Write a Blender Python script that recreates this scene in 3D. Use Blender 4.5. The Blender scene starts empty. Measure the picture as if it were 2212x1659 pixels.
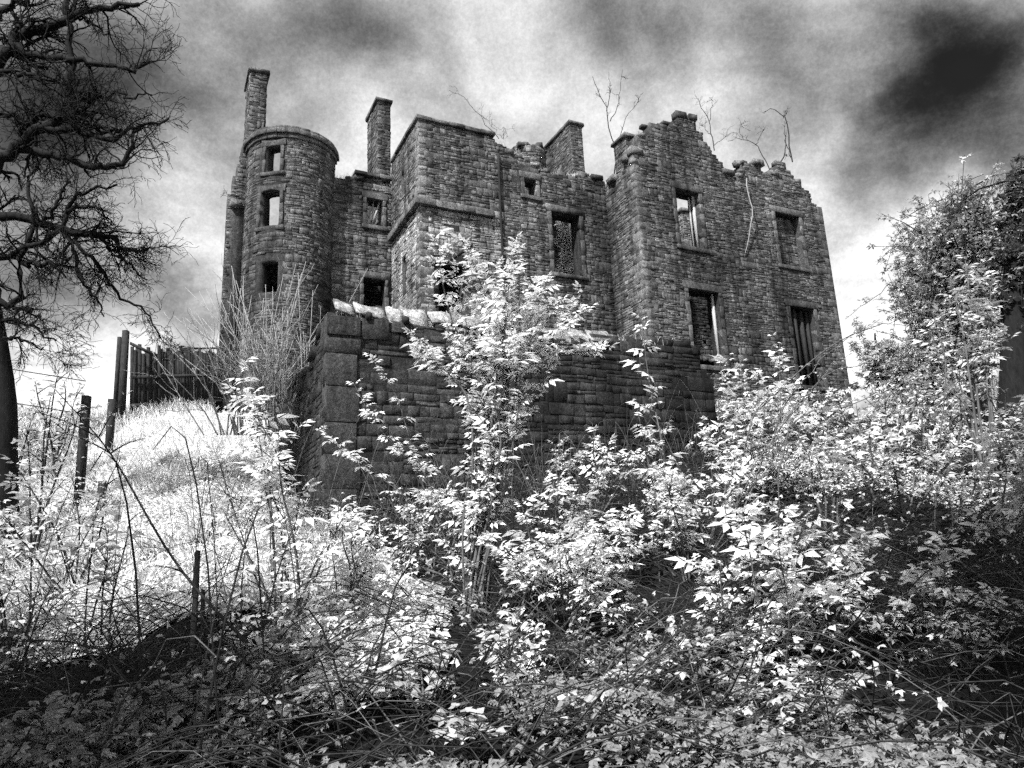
import bpy, math, random
import numpy as np
from mathutils import Vector, Matrix, Euler
rng = np.random.default_rng(7); random.seed(7)
sc = bpy.context.scene
C = sc.collection
# ------------------------------------------------------------------ camera
F, PITCH, ROLL, AZ = 1577.6, .2407, -.0440, 1.1106      # calibrated from the verticals and string courses of the house
cam_d = bpy.data.cameras.new('camera'); cam = bpy.data.objects.new('camera', cam_d); C.objects.link(cam)
cam.matrix_world = Matrix.Rotation(math.pi/2 + PITCH, 4, 'X') @ Matrix.Rotation(ROLL, 4, 'Z')
cam_d.sensor_width = 36; cam_d.lens = F/2212*36; cam_d.clip_start = .05; cam_d.clip_end = 3000
sc.camera = cam
# ------------------------------------------------------------------ light
SUN = Vector((-.45, -.72, .95)).normalized()
sd = bpy.data.lights.new('sun', 'SUN'); sd.energy = 5.0; sd.angle = math.radians(2.0); sd.color = (1, 1, 1)
so = bpy.data.objects.new('sun', sd); C.objects.link(so); so.rotation_euler = SUN.to_track_quat('Z', 'Y').to_euler()
sc.view_settings.view_transform = 'Standard'; sc.view_settings.look = 'None'
sc.view_settings.exposure = 0.95; sc.view_settings.gamma = 1.0; sc.view_settings.use_curve_mapping = False
sc.cycles.use_denoising = False; sc.cycles.use_adaptive_sampling = True; sc.cycles.adaptive_threshold = .08; sc.cycles.adaptive_min_samples = 16; sc.cycles.sample_clamp_indirect = 3.0
sc.cycles.max_bounces = 6; sc.cycles.diffuse_bounces = 2; sc.cycles.transparent_max_bounces = 4; sc.cycles.transmission_bounces = 2
CP, SP, CR, SR = math.cos(PITCH), math.sin(PITCH), math.cos(ROLL), math.sin(ROLL)
UU = np.array([math.sin(AZ), math.cos(AZ), 0.]); VV = np.array([-math.cos(AZ), math.sin(AZ), 0.])
def ray(px, py):
    x, y = (px-1106)/F, (829.5-py)/F
    x, y = CR*x-SR*y, SR*x+CR*y
    return np.array([x, CP-y*SP, SP+y*CP])
def at(px, py, Y):                      # a point of the place that stands Y metres in front of the viewer
    d = ray(px, py); return d*(Y/d[1])
def uvw(u, v, z): return UU*u + VV*v + np.array([0, 0, z])

# ------------------------------------------------------------------ node helpers
class N:
    def __init__(s, tree): s.t = tree; s.l = tree.links
    def n(s, typ, **kw):
        nd = s.t.nodes.new(typ)
        for k, v in kw.items(): setattr(nd, k, v)
        return nd
    def link(s, a, b): s.l.new(a, b)
    def put(s, sock, v):
        if hasattr(v, 'is_linked') or isinstance(v, bpy.types.NodeSocket): s.l.new(v, sock)
        else: sock.default_value = v
    def math(s, op, a, b=0., c=None, clamp=False):
        m = s.n('ShaderNodeMath', operation=op, use_clamp=clamp); s.put(m.inputs[0], a); s.put(m.inputs[1], b)
        if c is not None: s.put(m.inputs[2], c)
        return m.outputs[0]
    def vmath(s, op, a, b=None, out=0):
        m = s.n('ShaderNodeVectorMath', operation=op); s.put(m.inputs[0], a)
        if b is not None: s.put(m.inputs[1], b)
        return m.outputs[out]
    def noise(s, vec, scale, detail=4, rough=.55, dist=0.):
        m = s.n('ShaderNodeTexNoise'); s.put(m.inputs['Vector'], vec); m.inputs['Scale'].default_value = scale
        m.inputs['Detail'].default_value = detail; m.inputs['Roughness'].default_value = rough; m.inputs['Distortion'].default_value = dist
        return m.outputs[0]
    def remap(s, v, a, b, c, d, smooth=False):
        m = s.n('ShaderNodeMapRange', interpolation_type='SMOOTHSTEP' if smooth else 'LINEAR'); s.put(m.inputs[0], v)
        for i, x in enumerate((a, b, c, d)): m.inputs[i+1].default_value = x
        return m.outputs[0]
    def mix(s, f, a, b):                 # scalar mix
        m = s.n('ShaderNodeMix'); s.put(m.inputs[0], f); s.put(m.inputs[2], a); s.put(m.inputs[3], b); return m.outputs[0]
    def grey(s, v):
        m = s.n('ShaderNodeCombineColor'); [s.put(m.inputs[i], v) for i in range(3)]; return m.outputs[0]

# ------------------------------------------------------------------ world: infrared sky, bright cloud with dark clear gaps
w = bpy.data.worlds.new('World'); sc.world = w; w.use_nodes = True
k = N(w.node_tree); w.node_tree.nodes.clear()
wo = k.n('ShaderNodeOutputWorld'); bg = k.n('ShaderNodeBackground'); bg.inputs[1].default_value = .1; k.link(bg.outputs[0], wo.inputs[0])
sky = k.n('ShaderNodeTexSky', sky_type='NISHITA', sun_disc=False, sun_elevation=math.asin(SUN.z), sun_rotation=math.atan2(SUN.x, SUN.y))
bw = k.n('ShaderNodeRGBToBW'); k.link(sky.outputs[0], bw.inputs[0])
tc = k.n('ShaderNodeTexCoord'); D = tc.outputs['Generated']
sep = k.n('ShaderNodeSeparateXYZ'); k.link(D, sep.inputs[0])
den = k.math('ADD', k.math('MAXIMUM', sep.outputs[2], 0.), .25)
comb = k.n('ShaderNodeCombineXYZ'); k.put(comb.inputs[0], k.math('DIVIDE', sep.outputs[0], den)); k.put(comb.inputs[1], k.math('DIVIDE', sep.outputs[1], den))
pl = comb.outputs[0]
n1 = k.noise(pl, 1.7, 8, .58, .5)
n2 = k.noise(k.vmath('ADD', pl, (3.1, 7.7, 1.3)), 4.2, 7, .55, .4)
mott = k.noise(D, 190, 3, .85)
# wobble the sight direction so that the gaps get ragged edges
wn = k.n('ShaderNodeTexNoise'); k.link(D, wn.inputs['Vector']); wn.inputs['Scale'].default_value = 4.5; wn.inputs['Detail'].default_value = 4
wob = k.vmath('SCALE', k.vmath('SUBTRACT', wn.outputs['Color'], (.5, .5, .5))); w.node_tree.nodes[-1].inputs[3].default_value = .17
wn2 = k.n('ShaderNodeTexNoise'); k.link(D, wn2.inputs['Vector']); wn2.inputs['Scale'].default_value = 15; wn2.inputs['Detail'].default_value = 6
wob2 = k.vmath('SCALE', k.vmath('SUBTRACT', wn2.outputs['Color'], (.5, .5, .5))); w.node_tree.nodes[-1].inputs[3].default_value = .07
Dw = k.vmath('NORMALIZE', k.vmath('ADD', k.vmath('ADD', D, wob), wob2))
gaps = [(2110, 240, .08, .2), (960, 150, .07, .06), (2000, 150, .075, .52), (2080, 110, .06, .2), (1930, 60, .06, .12), (1130, 70, .07, .1), (1420, 30, .07, .14), (1960, 240, .05, .3), (1890, 385, .05, .45), (2030, 350, .04, .25), (860, 95, .065, .34), (770, 60, .05, .18), (660, 20, .06, .3), (1330, 120, .07, .16), (1560, 60, .08, .2), (1760, 330, .05, .2),
        (250, 120, .10, .3), (60, 250, .12, .35), (40, 600, .1, .35), (420, 690, .045, .4), (300, 650, .045, .35), (2190, 330, .06, .3), (1700, 180, .07, .25), (560, 150, .06, .25), (1250, 40, .05, .2)]
tot = None
for px, py, r, s in gaps:
    d = ray(px, py); d = d/np.linalg.norm(d)
    dist = k.vmath('DISTANCE', Dw, tuple(d), out=1)
    g = k.math('MULTIPLY', k.remap(dist, 0, r*1.6, 1, 0, True), s*.88)
    tot = g if tot is None else k.math('ADD', tot, g)
nz = k.math('ADD', k.math('MULTIPLY', n1, .65), k.math('MULTIPLY', n2, .5))       # ~.57 mean
bright = k.remap(nz, .42, .74, .62, 1.12)
val = k.math('ADD', k.math('SUBTRACT', bright, tot), k.remap(sep.outputs[2], .1, .7, .2, .0))
val = k.math('ADD', val, k.math('MULTIPLY', k.math('SUBTRACT', mott, .5), .24))
cover = k.remap(val, .0, 1.0, 0., 1.)
clear = k.math('MULTIPLY', bw.outputs[0], .06)
cl = k.math('MULTIPLY', k.math('POWER', k.math('MAXIMUM', val, .02), 1.7), 5.0)
col = k.mix(cover, clear, cl)
k.link(k.grey(col), bg.inputs[0])

# ------------------------------------------------------------------ materials (infrared film: stone and bark dark, leaves white)
def material(name, fn, rough=.9):
    m = bpy.data.materials.new(name); m.use_nodes = True; k = N(m.node_tree); m.node_tree.nodes.clear()
    o = k.n('ShaderNodeOutputMaterial'); fn(k, o); return m
def stone_fn(lo, hi, bump=.5, stain=1., dirt=.5):
    def fn(k, o):
        geo = k.n('ShaderNodeNewGeometry'); P = geo.outputs['Position']; ri = geo.outputs['Random Per Island']
        base = k.remap(ri, 0, 1, lo, hi)
        mp = k.n('ShaderNodeMapping'); k.link(P, mp.inputs[0]); mp.inputs['Scale'].default_value = (1, 1, .35)
        st = k.remap(k.noise(mp.outputs[0], .55, 6, .65, .5), .36, .66, .42, 1.95)
        mp2 = k.n('ShaderNodeMapping'); k.link(P, mp2.inputs[0]); mp2.inputs['Scale'].default_value = (1.6, 1.6, .11)
        st = k.math('MULTIPLY', st, k.remap(k.noise(mp2.outputs[0], 1.7, 5, .6, .2), .48, .68, 1.1, .38))
        md = k.remap(k.noise(P, 7, 5, .7), .3, .7, .55, 1.5)
        fi = k.noise(P, 55, 4, .8)
        v = k.math('MULTIPLY', k.math('MULTIPLY', base, st), md)
        v = k.math('MULTIPLY', v, k.remap(fi, .32, .68, .25, 1.9))
        v = k.math('MULTIPLY', v, k.remap(k.noise(P, 21, 6, .85), .36, .64, .3, 1.8))
        lich = k.remap(k.noise(P, 3.1, 7, .75), .61, .66, 0, 1)
        v = k.mix(k.math('MULTIPLY', lich, dirt), v, k.math('MULTIPLY', v, 2.2))
        b = k.n('ShaderNodeBsdfPrincipled'); k.link(k.grey(v), b.inputs['Base Color']); b.inputs['Roughness'].default_value = .92
        b.inputs['Specular IOR Level'].default_value = .2
        bp = k.n('ShaderNodeBump'); bp.inputs['Strength'].default_value = bump*.6; bp.inputs['Distance'].default_value = .025
        k.put(bp.inputs['Height'], k.math('ADD', k.noise(P, 30, 6, .8), k.math('MULTIPLY', fi, .4))); k.link(bp.outputs[0], b.inputs['Normal'])
        k.link(b.outputs[0], o.inputs[0])
    return fn
M = {}
M['stone'] = material('rubble_stone', stone_fn(.022, .1, .8))
M['paler'] = material('paler_stone', stone_fn(.12, .23, .7))  # paler stone for the square tower walls below the string course
M['core'] = material('lime_mortar_core', stone_fn(.028, .033, .8))
M['dressed'] = material('dressed_stone', stone_fn(.04, .075, .5))
M['pale'] = material('pale_flagstone', stone_fn(.12, .2, .7))
M['ostone'] = material('shed_stone', stone_fn(.010, .029, .8))
M['ocore'] = material('shed_mortar', stone_fn(.012, .015, .9))
def leaf_fn(lo, hi, trans=.3):
    def fn(k, o):
        geo = k.n('ShaderNodeNewGeometry'); P = geo.outputs['Position']
        v = k.math('MULTIPLY', k.remap(geo.outputs['Random Per Island'], 0, 1, lo, hi), k.remap(k.noise(P, 40, 3, .6), .3, .7, .8, 1.15))
        c = k.grey(v)
        d = k.n('ShaderNodeBsdfPrincipled'); k.link(c, d.inputs['Base Color']); d.inputs['Roughness'].default_value = .55; d.inputs['Specular IOR Level'].default_value = .25
        t = k.n('ShaderNodeBsdfTranslucent'); k.link(c, t.inputs[0])
        m = k.n('ShaderNodeMixShader'); m.inputs[0].default_value = trans; k.link(d.outputs[0], m.inputs[1]); k.link(t.outputs[0], m.inputs[2])
        k.link(m.outputs[0], o.inputs[0])
    return fn
M['leaf'] = material('fresh_leaf', leaf_fn(.66, .9, .33))
M['leaf2'] = material('small_leaf', leaf_fn(.32, .68, .27))
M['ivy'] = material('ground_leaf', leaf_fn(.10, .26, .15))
M['dimleaf'] = material('needle_leaf', leaf_fn(.07, .24, .2))
M['grass'] = material('grass_blade', leaf_fn(.55, .82, .35))
def sward_fn(k, o):
    geo = k.n('ShaderNodeNewGeometry'); P = geo.outputs['Position']
    v = k.math('MULTIPLY', k.remap(k.noise(P, 2.2, 6, .65), .32, .68, .55, 1.15), k.remap(k.noise(P, 38, 6, .8), .32, .68, .3, .8))
    b = k.n('ShaderNodeBsdfDiffuse'); k.link(k.grey(v), b.inputs['Color'])
    bp = k.n('ShaderNodeBump'); bp.inputs['Strength'].default_value = .8; bp.inputs['Distance'].default_value = .05; k.put(bp.inputs['Height'], k.noise(P, 30, 6, .8)); k.link(bp.outputs[0], b.inputs['Normal'])
    k.link(b.outputs[0], o.inputs[0])
M['sward'] = material('mossy_sward', sward_fn)
M['midleaf'] = material('hazy_leaf', leaf_fn(.24, .56, .28))
def bark_fn(lo, hi, sc_=18.):
    def fn(k, o):
        geo = k.n('ShaderNodeNewGeometry'); P = geo.outputs['Position']
        mp = k.n('ShaderNodeMapping'); k.link(P, mp.inputs[0]); mp.inputs['Scale'].default_value = (1, 1, .25)
        nn = k.noise(mp.outputs[0], sc_, 6, .7)
        b = k.n('ShaderNodeBsdfPrincipled'); k.link(k.grey(k.remap(nn, .3, .7, lo, hi)), b.inputs['Base Color']); b.inputs['Roughness'].default_value = .9; b.inputs['Specular IOR Level'].default_value = .15
        bp = k.n('ShaderNodeBump'); bp.inputs['Strength'].default_value = .6; bp.inputs['Distance'].default_value = .02; k.link(nn, bp.inputs['Height']); k.link(bp.outputs[0], b.inputs['Normal'])
        k.link(b.outputs[0], o.inputs[0])
    return fn
M['bark'] = material('dark_bark', bark_fn(.004, .016))
M['twig'] = material('pale_twig', bark_fn(.18, .36))
M['stem'] = material('shrub_stem', bark_fn(.05, .15))
M['dead'] = material('dead_cane', bark_fn(.01, .045))
M['wood'] = material('weathered_wood', bark_fn(.01, .045, 30.))
M['jamb'] = material('bleached_timber', bark_fn(.2, .5, 30.))
M['metal'] = material('dark_iron', bark_fn(.015, .03))
def soil_fn(k, o):
    geo = k.n('ShaderNodeNewGeometry'); P = geo.outputs['Position']
    v = k.math('MULTIPLY', k.remap(k.noise(P, 1.3, 5, .6), .3, .7, .5, 1.5), k.remap(k.noise(P, 26, 6, .8), .3, .7, .002, .02))
    b = k.n('ShaderNodeBsdfPrincipled'); k.link(k.grey(v), b.inputs['Base Color']); b.inputs['Roughness'].default_value = .95; b.inputs['Specular IOR Level'].default_value = .1
    bp = k.n('ShaderNodeBump'); bp.inputs['Strength'].default_value = .9; bp.inputs['Distance'].default_value = .06; k.put(bp.inputs['Height'], k.noise(P, 14, 6, .7)); k.link(bp.outputs[0], b.inputs['Normal'])
    k.link(b.outputs[0], o.inputs[0])
M['soil'] = material('leaf_litter_soil', soil_fn)

# ------------------------------------------------------------------ mesh helpers
class MB:                                # collects vertices and faces of ONE mesh
    def __init__(s): s.v = []; s.f = []; s.n = 0
    def add(s, V, Fs):
        V = np.asarray(V, float).reshape(-1, 3)
        for f in (Fs if isinstance(Fs, list) else [Fs]): s.f.append(np.asarray(f, int)+s.n)
        s.v.append(V); s.n += len(V)
    def mesh(s, name):
        me = bpy.data.meshes.new(name)
        V = np.concatenate(s.v) if s.v else np.zeros((0, 3))
        me.vertices.add(len(V)); me.vertices.foreach_set('co', V.astype(np.float32).ravel())
        loops = np.concatenate([f.ravel() for f in s.f]); cnt = np.concatenate([np.full(len(f), f.shape[1]) for f in s.f])
        me.loops.add(len(loops)); me.loops.foreach_set('vertex_index', loops.astype(np.int32))
        me.polygons.add(len(cnt)); me.polygons.foreach_set('loop_start', (np.cumsum(cnt)-cnt).astype(np.int32))
        me.update(calc_edges=True); return me
    def build(s, name, mat, parent=None, smooth=False, kind=None):
        me = s.mesh(name); me.materials.append(M[mat])
        if smooth: me.polygons.foreach_set('use_smooth', np.ones(len(me.polygons), bool))
        o = bpy.data.objects.new(name, me); C.objects.link(o)
        if parent is not None: o.parent = parent; o.matrix_parent_inverse = pinv(parent)
        if kind: o['kind'] = kind
        return o
PI_ = {}
def pinv(p):
    if p.name not in PI_:
        m = Matrix.Identity(4); q = p
        while q is not None: m = Matrix.Translation(q.location) @ m; q = q.parent if q.parent is None else None
        PI_[p.name] = m.inverted()
    return PI_[p.name]
def thing(name, label, cat, loc, group=None):
    o = bpy.data.objects.new(name, None); C.objects.link(o); o.location = Vector([float(x) for x in loc]); o.empty_display_size = .2
    return tag(o, label, cat, group)
def tag(o, label, cat, group=None):
    o['label'] = label; o['category'] = cat
    if group: o['group'] = group
    return o
BOXF = np.array([[0, 1, 5, 4], [1, 2, 6, 5], [2, 3, 7, 6], [3, 0, 4, 7], [4, 5, 6, 7], [3, 2, 1, 0]])
def box(mb, c, ex, ey, ez, jit=0.):      # half-extent vectors
    c, ex, ey, ez = map(lambda a: np.asarray(a, float), (c, ex, ey, ez))
    V = np.array([c-ex-ey-ez, c+ex-ey-ez, c+ex+ey-ez, c-ex+ey-ez, c-ex-ey+ez, c+ex-ey+ez, c+ex+ey+ez, c-ex+ey+ez])
    if jit: V += rng.uniform(-jit, jit, V.shape)
    mb.add(V, BOXF)
def tubes(mb, P, R, sides=3):            # P (n,k,3), R (n,k)
    P = np.asarray(P, float); R = np.asarray(R, float); n, kk, _ = P.shape
    T = np.gradient(P, axis=1); T /= np.linalg.norm(T, axis=2, keepdims=True)+1e-9
    ref = np.where(np.abs(T[:, :1, 2:3]) > .9, np.array([1., 0, 0]), np.array([0, 0, 1.]))
    A = np.cross(T, np.broadcast_to(ref, T.shape)); A /= np.linalg.norm(A, axis=2, keepdims=True)+1e-9
    B = np.cross(T, A)
    an = np.arange(sides)*2*math.pi/sides
    V = P[:, :, None]+R[:, :, None, None]*(A[:, :, None]*np.cos(an)[None, None, :, None]+B[:, :, None]*np.sin(an)[None, None, :, None])
    idx = np.arange(n*kk*sides).reshape(n, kk, sides)
    a = idx[:, :-1]; b = idx[:, 1:]
    Q = np.stack([a, np.roll(a, -1, 2), np.roll(b, -1, 2), b], -1).reshape(-1, 4)
    caps = [idx[:, -1, :].reshape(-1, sides)] if sides > 2 else []
    mb.add(V.reshape(-1, 3), [Q]+caps)
def spline(pts, m):                      # Catmull-Rom through pts, m samples
    p = np.asarray(pts, float)
    if len(p) == 2: return p[0]+(p[1]-p[0])*np.linspace(0, 1, m)[:, None]
    q = np.vstack([2*p[0]-p[1], p, 2*p[-1]-p[-2]]); s = np.linspace(0, len(p)-1.0001, m); i = s.astype(int); t = (s-i)[:, None]
    a, b, c, d = q[i], q[i+1], q[i+2], q[i+3]
    return .5*((2*b)+(-a+c)*t+(2*a-5*b+4*c-d)*t*t+(-a+3*b-3*c+d)*t**3)

# ------------------------------------------------------------------ ground
YK = [-30, 0, 3, 6, 9, 12, 15, 18, 21, 24, 30, 60, 1500]; ZK = [-2.5, -1.62, -1.1, -.5, .15, .95, 2.0, 3.2, 4.3, 4.9, 5.3, 5.4, 5.0]
def ground(x, y):
    x = np.asarray(x, float); y = np.asarray(y, float)
    z = np.interp(y, YK, ZK)
    t = np.clip((y-8)/10, 0, 1)
    z = z + t*(.45*np.clip((-x-3)/6, 0, 1) - .9*np.clip((x-5)/7, 0, 1.3))
    z = z + .10*np.sin(x*1.3+y*.7)+.07*np.sin(x*2.9-y*1.9+1)+.05*np.sin(x*4.3+y*5.1)
    return z
gx = np.concatenate([[-900, -300, -120], np.linspace(-60, -22, 14), np.arange(-20, 26.1, .3), np.linspace(28, 70, 14), [120, 300, 900]])
gy = np.concatenate([[-60, -30], np.arange(-12, 34, .3), np.linspace(35, 80, 16), [120, 250, 600, 1500]])
GX, GY = np.meshgrid(gx, gy); V = np.stack([GX, GY, ground(GX, GY)], -1).reshape(-1, 3)
ii = np.arange(len(gx)*len(gy)).reshape(len(gy), len(gx))
mb = MB(); mb.add(V, np.stack([ii[:-1, :-1], ii[:-1, 1:], ii[1:, 1:], ii[1:, :-1]], -1).reshape(-1, 4))
g = mb.build('ground', 'soil', smooth=True); g['kind'] = 'structure'

# ------------------------------------------------------------------ masonry
def flat(u0, v0, eu, ev, nu, nv):        # a straight wall: origin, direction along it, outward normal (house axes)
    o = uvw(u0, v0, 0); e = UU*eu+VV*ev; n = UU*nu+VV*nv
    def f(s, d, z):
        s, d, z = np.broadcast_arrays(np.asarray(s, float), d, z)
        return o+s[..., None]*e+d[..., None]*n+z[..., None]*np.array([0, 0, 1.])
    return f
def drum(cu, cv, r):                     # a round wall: s is arc length, angle = s / r
    def f(s, d, z):
        s, d, z = np.broadcast_arrays(np.asarray(s, float), d, z)
        a = s/r; return (UU*cu+VV*cv)+(r+d)[..., None]*(np.cos(a)[..., None]*UU+np.sin(a)[..., None]*VV)+z[..., None]*np.array([0, 0, 1.])
    return f
FRONTF = [np.array([[0, 1, 5, 4], [1, 2, 6, 5], [2, 3, 7, 6], [3, 0, 4, 7], [4, 5, 9, 8], [5, 6, 10, 9], [6, 7, 11, 10], [7, 4, 8, 11]]), np.array([[8, 9, 12], [9, 10, 12], [10, 11, 12], [11, 8, 12]])]
def stone_verts(f, s, z, w, h, proud, jit):
    """13 vertices of one rough block laid in a wall"""
    c = np.array([[-.5, -.5], [.5, -.5], [.5, .5], [-.5, .5]])*[w, h]
    bv = min(rng.uniform(.003, .012), .12*h)
    t_ = rng.normal(0, .035) if jit > .009 else 0.
    c0 = c+rng.uniform(-jit, jit, (4, 2)); c0 = np.stack([c0[:, 0]-t_*c0[:, 1], c0[:, 1]+t_*np.clip(c0[:, 0], -.25, .25)], -1); c1 = c0*[(w-2*bv)/w, (h-2*bv)/h]
    S = np.concatenate([c0[:, 0], c0[:, 0], c1[:, 0], [rng.uniform(-.15, .15)*w]])+s
    Zz = np.concatenate([c0[:, 1], c0[:, 1], c1[:, 1], [rng.uniform(-.15, .15)*h]])+z
    Dd = np.concatenate([np.full(4, -.10), np.full(4, proud-.007), proud+rng.uniform(-jit, jit, 4)*.8, [proud+rng.uniform(-.4, .7)*jit]])
    return f(S, Dd, Zz)
class Wall:
    """ragged rubble wall: a recessed mortar core with real openings, faced with single stones"""
    def __init__(s, f, s0, s1, z0, top, opens=(), thick=.6, ds=.28, dz=.24, face=True, seed=0, big=.66, jam=.16, lint=.26):
        s.f, s.s0, s.s1, s.z0, s.top, s.opens, s.thick = f, s0, s1, z0, top, list(opens), thick
        r = np.random.default_rng(seed+11)
        zt = max(float(top(x)) for x in np.linspace(s0, s1, 60))
        S = set(np.round(np.linspace(s0, s1, max(2, int((s1-s0)/ds)+1)), 4)); Z = set(np.round(np.arange(z0, zt+dz, dz), 4))
        for o in s.opens: S |= {o[0], o[1]}; Z |= {o[2], o[3]}
        def clean(A, keep):
            A = sorted(A); out = []
            for a in A:
                if out and a-out[-1] < .05:
                    if a in keep: out[-1] = a
                    continue
                out.append(a)
            return np.array(out)
        S = clean([x for x in S if s0-1e-6 <= x <= s1+1e-6], {x for o in s.opens for x in o[:2]}); Z = clean(Z, {x for o in s.opens for x in o[2:4]})
        sm = (S[1:]+S[:-1])/2; zm = (Z[1:]+Z[:-1])/2
        T = np.array([float(top(x)) for x in sm])-.08
        fill = zm[None, :] < T[:, None]
        for o in s.opens: fill &= ~((sm[:, None] > o[0]) & (sm[:, None] < o[1]) & (zm[None, :] > o[2]) & (zm[None, :] < o[3]))
        s.core = MB(); ns, nz = fill.shape
        gi = np.arange((ns+1)*(nz+1)).reshape(ns+1, nz+1); SS, ZZ = np.meshgrid(S, Z, indexing='ij')
        fr = f(SS, r.uniform(-.004, .002, SS.shape), ZZ).reshape(-1, 3); bk = f(SS, -thick+r.uniform(-.02, .02, SS.shape), ZZ).reshape(-1, 3); nb = len(fr)
        Q = []
        pad = np.zeros((ns+2, nz+2), bool); pad[1:-1, 1:-1] = fill; pad[1:-1, 0] = fill[:, 0]
        for i in range(ns):
            for j in range(nz):
                if not fill[i, j]: continue
                a, b, c, d = gi[i, j], gi[i+1, j], gi[i+1, j+1], gi[i, j+1]
                Q.append((a, b, c, d)); Q.append((d+nb, c+nb, b+nb, a+nb))
                if not pad[i, j+1]: Q.append((a, d, d+nb, a+nb))
                if not pad[i+2, j+1]: Q.append((b, b+nb, c+nb, c))
                if not pad[i+1, j]: Q.append((a, a+nb, b+nb, b))
                if not pad[i+1, j+2]: Q.append((d, c, c+nb, d+nb))
        s.core.add(np.vstack([fr, bk]), np.array(Q))
        s.stones = []
        if not face: return
        z = z0
        while z < zt:
            H = r.uniform(.26, .5)*big; zc = z+H/2; xs = np.arange(s0+.01, s1, .04)
            def inside(zq, hq):
                ok = np.array([float(top(x)) > zq+.1*hq for x in xs])
                for o in s.opens: ok &= ~((xs > o[0]-jam) & (xs < o[1]+jam) & (zq > o[2]-.16-hq/2) & (zq < o[3]+lint+hq/2))
                return ok
            a = s0
            while a < s1-.01:                       # chunk of wall, split into one to four uneven layers
                wd = float(r.uniform(.45, 1.5))*big; wd = s1-a if s1-a-wd < .3*big else wd
                nl = int(r.choice([1, 2, 3, 4], p=[.1, .38, .38, .14])); cut = np.sort(r.uniform(.15, .85, nl-1)) if nl > 1 else np.array([])
                if nl > 1: cut = .5*cut+.5*np.arange(1, nl)/nl
                cut = np.concatenate([[0], cut, [1]])
                for q in range(nl):
                    zq, hq = z+H*(cut[q]+cut[q+1])/2, H*(cut[q+1]-cut[q]); ok = inside(zq, hq); x0 = a
                    while x0 < a+wd-.02:
                        w1 = float(np.clip(r.lognormal(math.log(.34*big), .45), .14*big, .9*big)); w1 = a+wd-x0 if a+wd-x0-w1 < .15*big else w1
                        m_ = (xs > x0+.01) & (xs < x0+w1-.01)
                        if m_.any() and r.random() > .025:
                            kk_ = ok[m_]
                            if kk_.all(): xa, xb = x0, x0+w1
                            elif kk_.any():
                                g_ = xs[m_][kk_]; xa, xb = max(x0, g_.min()-.02), min(x0+w1, g_.max()+.02)
                                if xb-xa > .95*w1*kk_.mean()+.1: xa = xb
                            else: xa = xb = x0
                            if xb-xa > .09: s.stones.append(((xa+xb)/2, zq+r.uniform(-.01, .01), max(.07, xb-xa-r.choice([.003, .008, .02])), max(.045, hq-r.choice([.003, .008, .02])), abs(r.normal(0, .009))+.003))
                        x0 += w1
                a += wd
            z += H
    def stone_list(s, jit=.012):
        return [stone_verts(s.f, *st[:4], st[4], min(jit, .2*st[3])) for st in s.stones]
def block(f, s, z, w, h, d0, d1, jit=.013):      # a dressed block standing from depth d0 to d1
    mb = MB(); V = stone_verts(f, s, z, w, h, d1, jit)
    back = f(np.array([-.5, .5, .5, -.5])*w+s, np.full(4, d0), np.array([-.5, -.5, .5, .5])*h+z); V[:4] = back
    mb.add(V, FRONTF+[np.array([[3, 2, 1, 0]])]); return mb
def surround(wall, o, parent, mat='dressed', sill=True, name='window_surround', jw=.16):
    a, b, z0, z1 = o[:4]; f = wall.f
    e = block(f, (a+b)/2, z1+.125, b-a+2*jw+.1, .25, -.22, .05).build(name, mat, parent)
    for sx, s in ((a-jw/2, -1), (b+jw/2, 1)):
        z = z0; i = 0
        while z < z1-.05:
            h = min([.46, .34, .6, .4][i % 4], z1-z); h = z1-z if z1-z-h < .15 else h
            if rng.random() > .12: block(f, sx, z+h/2, jw-.004, h-.01, -.3, .042).build('jamb_stone', mat, e); z += h; i += 1
    if sill: block(f, (a+b)/2, z0-.08, b-a+2*jw+.06, .15, -.3, .075).build('window_sill', mat, e)
    return e
def steps(pts):                          # stepped or sloping top line given as (s, z) knots
    xs = [p[0] for p in pts]; zs = [p[1] for p in pts]
    return lambda x: np.interp(x, xs, zs)
def ragged(fn, amp, seed):
    r = np.random.default_rng(seed); tb = r.uniform(-amp, amp, 400)
    return lambda x: float(fn(x))+tb[int((x+50)/.33) % 400]

# ---- the ruined house, in house axes: u along the front, v into the depth
house = thing('ruined_castle', 'large roofless stone castle ruin with round tower, chimneys and crow-stepped gables', 'castle', uvw(12, 21, 4.6))
allst = []                                # (part, mesh vertices, area seen)
def keep(part, wall, vmin=0.):
    for v in wall.stone_list():
        c = v[8:12].mean(0); d = np.linalg.norm(c)
        n = np.cross(v[9]-v[8], v[11]-v[8])
        allst.append((part, v, abs(n@c)/d**3 if c[2] > vmin else 0.))
def raise_wall(name, wall, vmin=0., mat='core'):
    p = wall.core.build(name, mat, house); keep(p, wall, vmin); return p
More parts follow.
